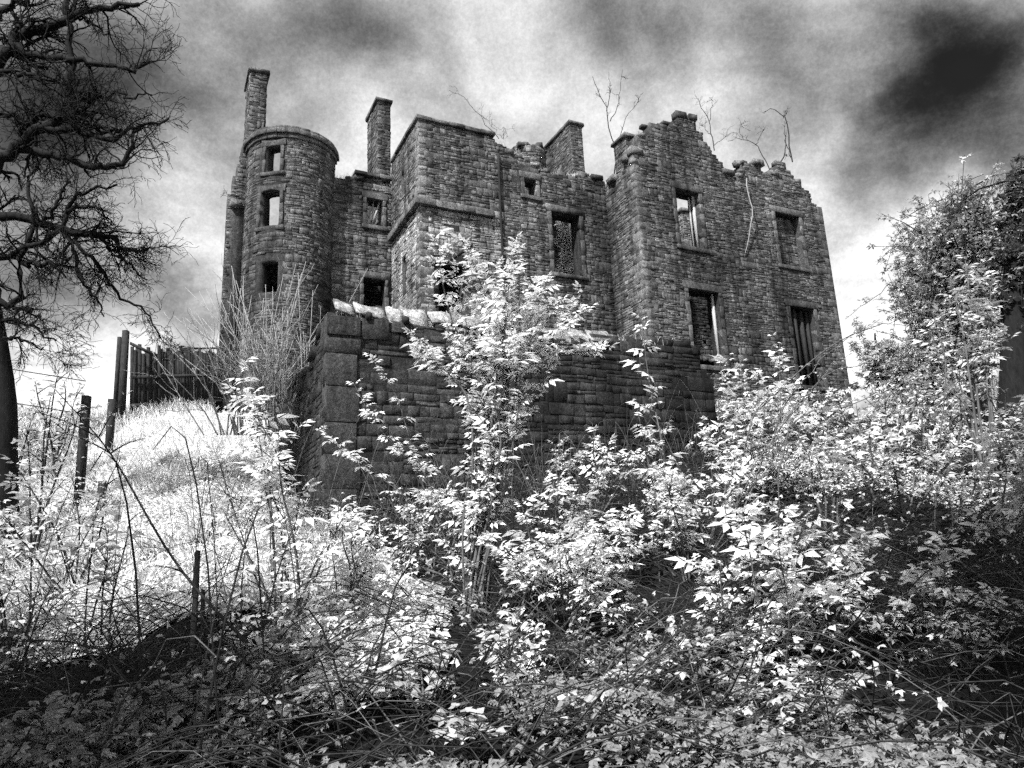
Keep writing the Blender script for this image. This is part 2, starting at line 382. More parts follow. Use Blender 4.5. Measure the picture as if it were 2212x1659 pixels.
# wing with two stepped gables
WF = flat(0, 18.75, 1, 0, 0, -1)
wing_top = ragged(steps([(14.3, 13.6), (14.75, 14.2), (14.76, 14.75), (15.3, 14.8), (15.31, 15.35), (16.4, 15.4), (16.41, 15.75), (16.75, 15.8), (16.76, 15.98), (17.45, 15.98), (17.46, 15.55), (17.85, 15.5), (17.86, 15.1), (18.15, 15.05), (18.16, 14.75), (18.55, 14.5), (18.56, 14.2), (18.9, 14.0),
     (19.0, 13.85), (19.25, 13.9), (19.5, 14.3), (19.7, 14.35), (19.72, 14.72), (20.55, 14.8), (20.57, 14.5), (21.1, 14.45), (21.3, 14.6), (21.55, 15.0), (21.6, 15.2), (21.95, 15.2), (22.0, 14.9), (22.35, 14.7), (22.36, 14.5), (22.75, 14.4), (22.76, 14.1), (23.2, 14.0), (23.21, 13.7), (23.45, 13.65), (23.46, 13.4), (23.75, 13.4)]), .06, 1)
wo_ = [(16.2, 17.25, 10.68, 12.9), (16.3, 17.65, 6.3, 9.08), (21.0, 22.3, 10.65, 12.86), (21.1, 22.35, 5.9, 9.0)]
W1 = Wall(WF, 14.45, 23.7, 3.2, wing_top, wo_, seed=1); wing = raise_wall('wing_wall', W1, 7.2)
for o in wo_: surround(W1, o, wing)
WS = flat(14.45, 18.75, 0, 1, -1, 0)
W2 = Wall(WS, .0, 1.9, 3.2, ragged(steps([(0, 13.7), (1.9, 13.6)]), .08, 2), seed=2); wside = raise_wall('wing_side_wall', W2, 9)
WE = flat(23.7, 18.75, 0, 1, 1, 0)
W3 = Wall(WE, .6, 11, 3.2, ragged(steps([(0, 13.3), (1, 13.0), (4, 12.6), (11, 12.2)]), .1, 3), seed=3); raise_wall('end_wall', W3, 90)
# main front with the square tower
MF = flat(0, 20.57, 1, 0, 0, -1)
m_top = ragged(steps([(7.1, 14.6), (10.0, 14.5), (10.05, 14.35), (10.4, 14.2), (11.0, 14.05), (11.6, 13.8), (12.2, 13.6), (12.8, 13.65), (13.4, 13.85), (14.5, 13.75)]), .05, 4)
mo_ = [(11.02, 11.5, 12.55, 13.2), (12.04, 13.19, 9.77, 12.1), (7.75, 8.6, 7.6, 9.45)]
W4 = Wall(MF, 7.13, 14.45, 3.2, m_top, mo_, seed=4); mfront = raise_wall('front_wall', W4, 8)
surround(W4, mo_[0], mfront, jw=.13); surround(W4, mo_[1], mfront)
block(MF, 8.17, 9.56, 1.3, .2, -.3, .03).build('door_lintel', 'dressed', mfront)
TS = flat(7.13, 20.57, 0, 1, -1, 0)
to_ = [(1.62, 1.86, 12.72, 13.5), (1.5, 1.78, 9.1, 10.2)]
W5 = Wall(TS, 0, 3.1, 3.2, lambda x: 14.6, to_, seed=5, jam=.06, lint=.1); tside = raise_wall('square_tower_wall', W5, 8)
# recessed wall between the towers
LF = flat(0, 23.65, 1, 0, 0, -1)
lo_ = [(6.2, 6.8, 11.98, 13.03), (6.1, 6.88, 7.9, 9.93)]
W6 = Wall(LF, 4.9, 7.13, 3.4, ragged(steps([(4.9, 13.55), (5.4, 13.7), (7.2, 13.85)]), .08, 6), lo_, seed=6); lw = raise_wall('recessed_wall', W6, 8)
for o in lo_: surround(W6, o, lw, jw=.12)
# round tower
CU, CV, RT = 3.66, 24.3, 1.5
RD = drum(CU, CV, RT); A_ = lambda deg: math.radians(deg)*RT
ro_ = [(A_(-133), A_(-113), 13.05, 14.0), (A_(-138), A_(-112), 11.08, 12.33), (A_(-134), A_(-111), 8.75, 9.8)]
W7 = Wall(RD, A_(-212), A_(-14), 3.4, ragged(steps([(A_(-212), 14.3), (A_(-62), 14.3), (A_(-14), 14.3)]), .03, 7), ro_, thick=.45, ds=.2, seed=7); rt = raise_wall('round_tower', W7, 8)
for o in ro_[:2]: surround(W7, o, rt, jw=.12)
# cornice blocks round the tower head
for zc, d1, h in ((14.36, .07, .14), (14.52, .15, .17), (14.66, .10, .10)):
    for i, a in enumerate(np.arange(-208, -14, 13.)):
        block(RD, A_(a+6.5), zc+rng.uniform(-.008, .008), A_(13)-.012, h, -.42, d1+rng.uniform(-.01, .012), .006).build('cornice_stone', 'dressed', rt)
# left gable end with its chimney
GE = flat(1.62, 24.6, .105, .9945, -.9945, .105)
W8 = Wall(GE, 0, 5.5, 3.4, ragged(steps([(0, 12.3), (5.5, 12.0)]), .1, 8), seed=8); raise_wall('gable_wall', W8, 8)
GF = flat(1.62, 24.6, 1, 0, 0, -1)
W9 = Wall(GF, 0, 1.08, 3.4, ragged(steps([(0, 12.45), (.08, 12.9), (.22, 13.7), (.38, 14.6), (.48, 15.2), (.56, 16.3), (1.18, 16.5), (1.25, 15.0)]), .07, 9), thick=.5, seed=9, ds=.12); raise_wall('gable_return_wall', W9, 8)
def chimney(u0, u1, v0, v1, z0, z1, seed, cope=.08):
    mb = MB(); c = uvw((u0+u1)/2, (v0+v1)/2, (z0+z1)/2); box(mb, c, UU*(u1-u0)/2, VV*(v1-v0)/2, [0, 0, (z1-z0)/2])
    ch = mb.build('chimney', 'core', house)
    for f, ln in ((flat(u0, v0, 1, 0, 0, -1), u1-u0), (flat(u0, v0, 0, 1, -1, 0), v1-v0), (flat(u1, v0, 0, 1, 1, 0), v1-v0)):
        wl = Wall(f, 0, ln, z0, lambda x: z1, seed=seed, thick=.1); keep(ch, wl, 8); seed += 40
    mb = MB(); box(mb, uvw((u0+u1)/2, (v0+v1)/2, z1+.07), UU*((u1-u0)/2+cope), VV*((v1-v0)/2+cope), [0, 0, .07], .015); mb.build('chimney_coping', 'dressed', ch)
    return ch
chimney(2.18, 2.78, 25.0, 26.3, 15.4, 18.1, 20)
chimney(6.98, 7.5, 25.0, 26.5, 12.8, 18.1, 21)
chimney(15.2, 15.8, 23.9, 26.3, 12.5, 18.45, 22)
chimney(20.3, 21.4, 23.2, 24.4, 8, 14.9, 23)
chimney(15.6, 16.2, 20.6, 21.4, 13.2, 15.95, 24)
# round turret stump behind the front
TD = drum(13.2, 24.2, .75)
W10 = Wall(TD, math.radians(-190)*.75, math.radians(10)*.75, 13, ragged(lambda x: 16.75, .06, 10), thick=.3, ds=.15, seed=10); raise_wall('turret_wall', W10, 8)
# inner and rear walls
for nm, f, a, b, top, sd in (('inner_wall', flat(0, 25.95, 1, 0, 0, -1), 2.3, 9.4, steps([(2.3, 12.2), (5.6, 12.3), (5.7, 13.4), (9.4, 13.4)]), 30), ('inner_wall', flat(0, 24.1, 1, 0, 0, -1), 9.2, 14.6, steps([(9.2, 13.9), (14.6, 14.3)]), 31), ('inner_wall', flat(0, 24.4, 1, 0, 0, -1), 14.6, 23.6, steps([(14.6, 12.3), (23.6, 12.0)]), 32),
                         ('rear_wall', flat(0, 30, 1, 0, 0, -1), 2.3, 23.7, steps([(2.3, 11.5), (23.7, 12)]), 33), ('cross_wall', flat(5.4, 24.3, 0, 1, -1, 0), 0, 5.6, steps([(0, 12.4), (5.6, 12)]), 34)):
    wl = Wall(f, a, b, 3.4, ragged(top, .1, sd), face=(nm != 'rear_wall'), seed=sd, ds=.5, dz=.4); p = wl.core.build(nm, 'core', house); keep(p, wl, 90)
# string course round the square tower
for s0 in np.arange(7.13-.19, 9.5, .7): block(MF, s0+.35, 11.5, .69, .24, -.1, .2+rng.uniform(-.01, .01)).build('string_course_stone', 'dressed', mfront)
for s0 in np.arange(-.19, 2.9, .63): block(TS, s0+.315, 11.5, .62, .24, -.1, .2+rng.uniform(-.01, .01)).build('string_course_stone', 'dressed', tside)
# coping slabs on wall heads
for s0 in np.arange(7.05, 9.9, .58): block(MF, s0+.29, 14.64+rng.uniform(-.02, .03), .57, .13, -.55, .08).build('coping_slab', 'dressed', mfront)
for s0 in np.arange(0, 3.0, .6): block(TS, s0+.3, 14.64+rng.uniform(-.02, .03), .59, .13, -.55, .08).build('coping_slab', 'dressed', tside)
for s0 in np.arange(5.75, 7.0, .46): block(LF, s0+.23, 13.95, .45, .13, -.5, .12).build('coping_slab', 'dressed', lw)
# quoins on the free corners
def quoins(f1, s1, sg1, f2, s2, sg2, z0, z1, parent, mat='dressed'):
    z = z0; i = 0
    while z < z1:
        h = rng.uniform(.26, .42); a, b = ((.5, .26) if i % 2 else (.28, .46)); a += rng.uniform(-.05, .05); b += rng.uniform(-.05, .05)
        block(f1, s1+sg1*(a/2-.012), z+h/2, a, h-.004, -.2, .016, .003).build('quoin', mat, parent)
        block(f2, s2+sg2*(b/2-.012), z+h/2, b, h-.004, -.2, .015, .003).build('quoin', mat, parent); z += h; i += 1
quoins(MF, 7.13, 1, TS, 0, 1, 7.2, 14.5, mfront)
quoins(WF, 14.45, 1, WS, 0, 1, 6.4, 13.5, wing)
quoins(WF, 23.7, -1, WE, .0, 1, 4.0, 13.3, wing)
# drainpipe at the tower's edge, timber frames left in the windows
mb = MB(); tubes(mb, [[uvw(10.02, 20.5, z) for z in np.linspace(7.5, 13.9, 9)]], np.full((1, 9), .04), 8); mb.build('drainpipe', 'metal', mfront)
def frame_post(u, v, z0, z1, w=.07, mat='jamb', parent=None, lean=0.):
    mb = MB(); a, b = uvw(u, v, z0), uvw(u+lean, v, z1); box(mb, (a+b)/2, UU*w/2, VV*w/2, (b-a)/2, .004); mb.build('window_frame_post', mat, parent or wing)
frame_post(17.18, 18.98, 10.7, 12.86, .1); frame_post(17.05, 19.05, 10.7, 12.86, .05); frame_post(17.56, 18.97, 6.3, 9.05, .09); frame_post(16.42, 18.97, 6.3, 9.05, .07, 'wood')
frame_post(21.5, 18.97, 6, 8.96, .13, 'wood'); frame_post(21.2, 18.97, 6, 8.96, .05); frame_post(22.2, 19.0, 6, 8.96, .1, 'wood'); frame_post(21.9, 19.0, 6, 8.96, .12, 'wood')
frame_post(6.28, 23.85, 12, 13.0, .06, 'jamb', lw); frame_post(6.5, 23.85, 12, 13.0, .05, 'jamb', lw); frame_post(6.42, 23.8, 12, 13.0, .05, 'jamb', lw, .3)
# masonry infill of the blind window
WB = Wall(flat(0, 19.05, 1, 0, 0, -1), 21.0, 22.3, 10.6, lambda x: 12.9, seed=41, thick=.2); raise_wall('blocked_window_infill', WB, 8)
for o_ in ((7.9, 8.95, 9.1),): pass
mb = MB(); a, b = uvw(7.75, 20.35, 9.3), uvw(8.7, 20.0, 10.0); box(mb, (a+b)/2, (b-a)/2, VV*.07, [0, 0, .07]); mb.build('fallen_beam', 'wood', house)
# facing stones: the 300 that show largest are parts, the rest of the masonry is one part
def is_paler(p, v): return p.name.startswith('square_tower') and v[8, 2] < 11.5 or p.name.startswith('front_wall') and v[8, 2] < 11.5 and (v[8]@UU) < 10
def face_out(stones, mat, root, limit=300):
    order = sorted(range(len(stones)), key=lambda i: -stones[i][2])
    rest = MB(); paler = MB()
    for rank, i in enumerate(order):
        p, v, ar = stones[i]
        if rank < limit:
            m1 = MB(); m1.add(v, FRONTF); m1.build('stone', 'paler' if is_paler(p, v) else mat, p)
        elif is_paler(p, v): paler.add(v, FRONTF)
        else: rest.add(v, FRONTF)
    rest.build('rubble_masonry', mat, root, kind='stuff')
    if paler.n: paler.build('paler_masonry', 'paler', root, kind='stuff')
face_out(allst, 'stone', house)
# loose rubble and rough cope stones along the broken wall heads
def rubble_stone(mb, c, sz):
    e = Euler(rng.uniform(-.35, .35, 3)); R_ = np.array(e.to_matrix()); s = sz*rng.uniform(.6, 1.3, 3)*np.array([1.2, 1.0, .6])
    box(mb, c, UU*s[0]+R_[0]*.02, VV*s[1]+R_[1]*.02, np.array([0, 0, s[2]])+R_[2]*.02, sz*.22)
for wl, a, b, step, par in ((W1, 14.5, 23.6, .26, wing), (W4, 10.2, 14.4, .26, mfront), (W6, 5.0, 7.0, .3, lw), (W2, .1, 1.8, .3, wside), (W8, 0, 5, .35, house), (W10, -2.3, .1, .2, house)):
    mb = MB(); x = a
    while x < b:
        rubble_stone(mb, wl.f(x, -rng.uniform(.05, .4), float(wl.top(x))+rng.uniform(-.06, .06)), rng.uniform(.08, .17)); x += step*rng.uniform(.5, 1.4)
    mb.build('wall_head_rubble', 'stone', par, kind='stuff')

# ------------------------------------------------------------------ roofless outbuilding on the slope
shed = thing('ruined_outbuilding', 'low dark roofless outbuilding wall with pale tilted roof slabs below the castle', 'outbuilding', uvw(5.5, 12, 1.2))
house_keep, house_all = allst, house
SF = flat(0, 11.5, 1, 0, 0, -1)
allst = []
s_top = ragged(steps([(2.38, 4.1), (7.6, 4.1), (8.0, 4.25), (9.0, 4.2), (9.3, 4.25), (10.1, 4.2), (10.2, 3.9), (10.3, 3.6), (10.5, 3.5)]), .03, 51)
S1 = Wall(SF, 2.38, 10.4, -1, s_top, seed=51, big=.85, thick=.55)
p = S1.core.build('shed_front_wall', 'ocore', shed); keep(p, S1, .8); sfront = p
S2 = Wall(flat(2.38, 11.5, 0, 1, -1, 0), 0, 4.8, -1, ragged(steps([(0, 4.0), (.3, 4.1), (.8, 3.9), (1.4, 3.4), (2.2, 3.5), (3, 3.6), (4.8, 3.8)]), .15, 52), seed=52, big=.75, thick=.5)
p = S2.core.build('shed_side_wall', 'ocore', shed); keep(p, S2, .8)
S3 = Wall(flat(10.4, 11.9, 0, 1, 1, 0), 0, 4.2, 0, ragged(steps([(0, 3.5), (4.2, 3.9)]), .15, 53), seed=53, big=.9, thick=.5)
p = S3.core.build('shed_end_wall', 'ocore', shed); keep(p, S3, 90)
quoins(SF, 2.38, 1, flat(2.38, 11.5, 0, 1, -1, 0), 0, 1, -.5, 3.9, sfront, 'ostone')
for zc, hh, ww in ((.95, .58, .52), (1.52, .54, .57), (2.05, .5, .5), (2.6, .58, .55), (3.17, .54, .5), (3.58, .26, .56)):
    block(SF, 2.36+ww/2, zc, ww, hh-.002, -.2, .045+rng.uniform(-.008, .008), .007).build('corner_pier_block', 'ostone', sfront)
for (a, b, h) in ((2.36, 2.92, .34), (2.95, 3.42, .36), (3.45, 3.75, .2)):
    block(SF, (a+b)/2, 4.08-h/2+.02, b-a-.015, h, -.5, .05).build('wall_head_block', 'ostone', sfront)
face_out(allst, 'ostone', shed)
xx = 2.5
while xx < 7.75:                            # loose roof slabs left along the wall head
    wd = rng.uniform(.28, .66); tl = rng.uniform(.36, .56); sk = rng.normal(0, .1); ti = rng.uniform(.7, 1.05)
    e = UU*math.cos(sk)+np.array([0, 0, -math.sin(sk)]); dn = VV*math.cos(ti)+np.array([0, 0, math.sin(ti)]); nn = np.cross(e, dn); nx = 5
    a_ = np.linspace(-1, 1, nx); lo_e = -1+rng.uniform(-.12, .12, nx); hi_e = 1+rng.uniform(-.35, .08, nx); c = uvw(xx+wd/2, 11.62+rng.uniform(-.03, .05), 4.27+rng.uniform(-.03, .05)); T2 = rng.uniform(.02, .035)
    G = np.concatenate([[c+e*a*(wd/2-.006)+dn*tl/2*q+nn*(sg*T2+rng.uniform(-.008, .008)) for a, q in zip(a_, ed)] for sg in (1, -1) for ed in (lo_e, hi_e)]); q4 = []
    for i in range(nx-1): q4 += [(i, i+1, nx+i+1, nx+i), (2*nx+i, 3*nx+i, 3*nx+i+1, 2*nx+i+1), (i, 2*nx+i, 2*nx+i+1, i+1), (nx+i, nx+i+1, 3*nx+i+1, 3*nx+i)]
    q4 += [(0, nx, 3*nx, 2*nx), (nx-1, 3*nx-1, 4*nx-1, 2*nx-1)]; mb = MB(); mb.add(G, np.array(q4)); mb.build('roof_slab', 'pale', shed); xx += wd+rng.uniform(-.01, .03)
for uu in (3.05, 3.7, 4.95, 5.6, 6.3): 
    mb = MB(); a, b = uvw(uu, 11.42, 4.12), uvw(uu, 13.2, 5.0-.2*rng.random()); box(mb, (a+b)/2, (b-a)/2, UU*.05, [0, 0, .06]); mb.build('rafter', 'wood', shed)
mb = MB()
for xx in np.arange(7.7, 10.3, .2): rubble_stone(mb, uvw(xx, 11.7, float(s_top(xx))+.03), rng.uniform(.09, .16))
for xx in np.arange(.2, 4.8, .22): rubble_stone(mb, uvw(2.55, 11.5+xx, float(S2.top(xx))+.02), rng.uniform(.08, .18))
mb.build('wall_head_rubble', 'ostone', shed, kind='stuff')

# ------------------------------------------------------------------ leaves
def leaflet(L, W, droop, fold):          # 6 vertices, 4 triangles, along +x
    V = np.array([[0, 0, 0], [.45*L, W/2, fold-droop*.3], [.45*L, 0, -droop*.25], [.45*L, -W/2, fold-droop*.3], [L, 0, -droop]])
    return V, np.array([[0, 2, 1], [0, 3, 2], [1, 2, 4], [2, 3, 4]])
def compose(parts):
    Vs, Fs, n = [], [], 0
    for V, Fc, off, ang, pit in parts:
        c, s = math.cos(ang), math.sin(ang); cp, sp = math.cos(pit), math.sin(pit)
        X = np.stack([V[:, 0]*cp+V[:, 2]*sp, V[:, 1], -V[:, 0]*sp+V[:, 2]*cp], -1)
        X = np.stack([X[:, 0]*c-X[:, 1]*s, X[:, 0]*s+X[:, 1]*c, X[:, 2]], -1)+off
        Vs.append(X); Fs.append(Fc+n); n += len(X)
    return np.vstack(Vs), np.vstack(Fs)
def lf(L, W, dr=.25, fo=.05): return leaflet(L, W, dr*L, fo*L)
T_elder = compose([(*lf(.52, .25, .35), np.array([.5, 0, -.03]), 0, .1), (*lf(.44, .22, .35), np.array([.42, .01, 0]), .95, .1), (*lf(.44, .22, .35), np.array([.42, -.01, 0]), -.95, .1),
                   (*lf(.38, .19, .35), np.array([.2, .01, 0]), 1.15, .05), (*lf(.38, .19, .35), np.array([.2, -.01, 0]), -1.15, .05)])
T_tri = compose([(*lf(.6, .34), np.array([.3, 0, 0]), 0, .15), (*lf(.48, .3), np.array([.28, .01, 0]), 1.1, .1), (*lf(.48, .3), np.array([.28, -.01, 0]), -1.1, .1)])
T_single = compose([(*lf(1., .55), np.zeros(3), 0, .1)])
T_spray = compose([(*lf(.5, .2), np.array([.05*i, 0, .04*(i % 3)]), (i-3)*.75, .25*math.sin(i*2.1)) for i in range(7)])
_pa = []
for a, L in ((0, 1.), (.62, .85), (-.62, .85), (1.35, .55), (-1.35, .55)): _pa.append((np.array([[0, 0, 0], [.4*L, .17*L, .02], [.75*L, 0, -.14*L], [.4*L, -.17*L, .02]]), np.array([[0, 2, 1], [0, 3, 2]]), np.array([.1, 0, 0]), a, .05))
T_palm = compose(_pa)
T_grass = (np.array([[0, -.03, 0], [0, .03, 0], [.12, .022, .55], [.12, -.022, .55], [.4, 0, .95]]), np.array([[0, 1, 2], [0, 2, 3], [3, 2, 4]]))
def scatter(mb, T, P, A, Nn, S):         # copies of a leaf template: position, axis, normal, size
    P, A, Nn, S = map(lambda a: np.asarray(a, float), (P, A, Nn, S))
    A = A/(np.linalg.norm(A, axis=1, keepdims=True)+1e-9); B = np.cross(Nn, A); B /= np.linalg.norm(B, axis=1, keepdims=True)+1e-9; Z = np.cross(A, B)
    V, Fc = T
    W = P[:, None]+S[:, None, None]*(A[:, None]*V[None, :, 0:1]+B[:, None]*V[None, :, 1:2]+Z[:, None]*V[None, :, 2:3])
    mb.add(W.reshape(-1, 3), (Fc[None]+(np.arange(len(P))*len(V))[:, None, None]).reshape(-1, Fc.shape[1]))
def rdir(n, up=0., spread=1.):
    d = rng.normal(size=(n, 3))*[spread, spread, .5*spread]; d[:, 2] += up
    return d/np.linalg.norm(d, axis=1, keepdims=True)
def leaf_stem(lb, sb, pts, r0, T, size, start=.1, gap=.1, per=2, shoots=0, shoot_len=.35, sides=5, wob=.02):
    p = spline(pts, 18); p[1:-1] += rng.normal(size=(16, 3))*wob
    tubes(sb, p[None], np.linspace(r0, r0*.25, 18)[None], sides)
    L = np.linalg.norm(np.diff(p, axis=0), axis=1).sum()
    def nodes(q, ln, st, sz):
        m = max(2, int(ln*(1-st)/gap)); t = st+(1-st)*(np.arange(m)+rng.uniform(0, .6, m))/m; t = np.clip(t, 0, .999)
        x = t*(len(q)-1); i = x.astype(int); f = (x-i)[:, None]; P0 = q[i]*(1-f)+q[np.minimum(i+1, len(q)-1)]*f
        az = rng.uniform(0, 6.28)+(np.arange(m) % 2)*math.pi/2+rng.normal(0, .3, m)
        for j in range(per):
            a = az+j*2*math.pi/per+rng.uniform(-.4, .4, m)
            A = np.stack([np.cos(a), np.sin(a), rng.uniform(-.15, .65, m)], -1)
            Nn = np.stack([rng.normal(0, .3, m), rng.normal(0, .3, m), np.ones(m)], -1)-A*.2
            scatter(lb, T, P0, A, Nn, sz*rng.uniform(.6, 1.25, m)*(1-.35*(t-st)/(1-st+1e-6)))
    nodes(p, L, start, size)
    if shoots:
        q = []
        for j in range(shoots):
            t = rng.uniform(max(start, .12), .97); i = int(t*17); d = rdir(1, .55)[0]; ln = shoot_len*rng.uniform(.4, 1.2)
            s4 = np.stack([p[i]+d*ln*f+np.array([0, 0, -.18*ln*f*f]) for f in np.linspace(0, 1, 5)]); q.append(s4)
            nodes(s4, ln, .15, size*.9)
        tubes(sb, np.array(q), np.tile(np.linspace(r0*.4, r0*.15, 5), (len(q), 1)), 3)
def shrub(name, label, stems, Y, leaf='leaf', T=T_elder, size=.2, cat='shrub', group=None, r=.02, stemmat='stem', base=None, **kw):
    """stems: lists of (px, py, dY)"""
    pts0 = [np.array([at(a, b, Y+(c[0] if c else 0)) for a, b, *c in s]) for s in stems]
    b0 = base if base is not None else pts0[0][0]
    root = thing(name, label, cat, b0, group); lb, sb = MB(), MB()
    for i, p in enumerate(pts0):
        st = dict(kw)
        leaf_stem(lb, sb, p, r*(1 if i == 0 else .75), T, size, **st)
    sb.build('stems', stemmat, root, smooth=True); fo = lb.build('foliage', leaf, root, kind='stuff')
    return root
def gp(px, py, h=0.):                       # where a sight line meets the slope
    d = ray(px, py); t = 1.
    for _ in range(600):
        q = d*t
        if q[2] < ground(q[0], q[1])+h: break
        t += .04
    return q
def wands(name, label, bx, by, tips, size, gap=.1, T=T_elder, leaf='leaf', group=None, r=.012, start=.2, side=2, side_len=.35, Y=None, cat='shrub', mat='stem', bend=.25, per=2, via=None):
    """a bush of separate upright shoots that rise from one root to the given tips"""
    b0 = gp(bx, by) if Y is None else at(bx, by, Y); b0[2] = float(ground(b0[0], b0[1]))-.04; Yb = b0[1]
    root = thing(name, label, cat, b0, group); lb, sb = MB(), MB()
    for px, py, *dy in tips:
        e = at(px, py, Yb+(dy[0] if dy else rng.normal(0, .25))); h = np.linalg.norm(e-b0); st = b0+rng.normal(size=3)*[.06, .06, 0]
        m1 = st*.62+e*.38+np.array([0, 0, bend*.35*h])*.6+rng.normal(size=3)*.05*h*.5; m2 = st*.25+e*.75+np.array([0, 0, bend*.2*h])*.6+rng.normal(size=3)*.04*h*.5
        if via is not None and py < via[1]-60: m1 = at(via[0], via[1], Yb)+rng.normal(size=3)*[.12, .12, .34]; m2 = m1*.45+e*.55+np.array([0, 0, .08])+rng.normal(size=3)*.05
        p = spline([st, m1, m2, e], 16); tubes(sb, p[None], np.linspace(r, r*.25, 16)[None]*rng.uniform(.7, 1.2), 5); todo = [(p, start if via is None else start*rng.uniform(.55, 1.), 1.)]
        for j in range(side):
            i = int(rng.integers(5, 14)); d = p[i+1]-p[i]; d /= np.linalg.norm(d); d = d*.7+rdir(1, .25)[0]; ln = h*side_len*rng.uniform(.35, 1.)*(1-.4*i/16)
            q = np.stack([p[i]+d*ln*f+np.array([0, 0, (.12-.25*f)*ln*f]) for f in np.linspace(0, 1, 8)]); tubes(sb, q[None], np.linspace(r*.5, r*.16, 8)[None], 4); todo.append((q, .15, .85))
        for q, s0_, k_ in todo:
            L = np.linalg.norm(np.diff(q, axis=0), axis=1).sum(); m = max(3, int(L*(1-s0_)/gap)); t = np.clip(s0_+(1-s0_)*(np.arange(m)+rng.uniform(.1, .9, m))/m, 0, .999); t[-1] = .999
            x = t*(len(q)-1); i = x.astype(int); f = (x-i)[:, None]; P0 = q[i]*(1-f)+q[np.minimum(i+1, len(q)-1)]*f
            az = rng.uniform(0, 6.28)+(np.arange(m) % 2)*1.57+rng.normal(0, .3, m)
            for w_ in range(per):
                a = az+w_*2*math.pi/per+rng.normal(0, .25, m); upw = rng.uniform(.0, .7, m)+.6*(t > .9); A = np.stack([np.cos(a), np.sin(a), upw], -1)
                kp = rng.random(m) > .12
                Nn = np.stack([rng.normal(-.1, .35, m), rng.normal(-.25, .35, m), np.ones(m)], -1); S = size*k_*np.clip(rng.lognormal(-.15, .36, m), .3, 1.7)*np.where(t > .93, .75, 1)
                scatter(lb, T, P0[kp], A[kp], Nn[kp], S[kp])
    sb.build('stems', mat, root, smooth=True); lb.build('foliage', leaf, root, kind='stuff'); return root
wands('elder_shrub', 'tall wispy white elder with upright shoots before the outbuilding wall', 1015, 1340,
      [(937, 514), (1004, 522), (1116, 520), (1108, 565), (1252, 632), (1272, 668), (1312, 757), (888, 720), (905, 765), (985, 600), (1148, 640), (1190, 585), (1216, 645), (958, 690), (1060, 640), (1100, 690), (1075, 820), (1085, 960), (1050, 1030), (1062, 900), (1092, 860), (1040, 1100), (1055, 790), (1110, 800), (1085, 740), (1030, 860)], .185, .085, r=.014, start=.52, side=3, side_len=.11, bend=.10, via=(1072, 880))
wands('elder_branch', 'drooping elder sprays spread along the dark outbuilding wall', 1020, 1250, [(700, 1180), (760, 1090), (765, 830), (800, 770), (690, 930), (880, 960)], .16, .1, r=.009, start=.35, side=2, side_len=.22)
wands('elder_bush', 'low white elder bush right of the tall elder foot', 1230, 1360, [(1195, 1040), (1310, 1120), (1040, 1165), (1250, 1060), (1385, 1190), (1130, 1120), (1290, 1180), (1210, 1150), (1340, 1230), (1100, 1200), (1260, 1130)], .17, .075, r=.009, start=.35, side=3, side_len=.3)
wands('elder_shoot', 'single upright elder shoot with tiers of paired leaves before the shed end', 1440, 1250, [(1386, 688), (1425, 960), (1380, 900)], .2, .13, r=.012, start=.2, side=1, side_len=.12, bend=.05)
wands('bramble_bush', 'wide bramble bush with small white leaves below the castle wing', 1640, 1100, [(1553, 772), (1600, 790), (1640, 800), (1684, 742), (1735, 860), (1520, 930), (1650, 870), (1790, 950), (1570, 850), (1700, 830), (1760, 910), (1610, 900), (1680, 940), (1560, 960)], .18, .09, T=T_tri, leaf='leaf', r=.012, start=.15, side=4, side_len=.3)
wands('sycamore_sapling', 'young sapling with stacked tiers of white leaves on the right of the slope', 1700, 1450, [(1684, 1108), (1600, 1112), (1740, 1130), (1835, 1190), (1790, 1230), (1690, 1200), (1650, 1180), (1740, 1260), (1700, 1320), (1850, 1260)], .17, .075, r=.01, start=.3, side=3, side_len=.25)
wands('arching_bramble', 'leafy bramble arching down to the dark right corner', 1800, 1420, [(1880, 1280), (1960, 1300), (2040, 1340), (2110, 1400), (2170, 1440), (2010, 1330), (2210, 1500)], .13, .06, T=T_tri, r=.007, start=.35, side=3, side_len=.25)
wands('elder_thicket', 'bushy white elder thicket at the edge of the bright left bank', 620, 1400, [(530, 785), (545, 850), (470, 985), (560, 870), (600, 950), (600, 1080), (650, 1060), (560, 1000), (620, 1150), (480, 1100), (745, 1110), (700, 1180), (660, 1220)], .17, .085, r=.012, start=.3, side=3, side_len=.25)
wands('leaning_trunk', 'bare pale trunk leaning left across the bright bank', 650, 1480, [(120, 842, .8)], .1, .2, r=.013, start=.5, side=6, side_len=.16, bend=-.16, mat='dead')
GL, GM, GR, GF_ = 'leafy shoots in the left undergrowth', 'leafy shoots on the middle slope', 'leafy shoots in the right thicket', 'low leafy shoots at the foot of the slope'
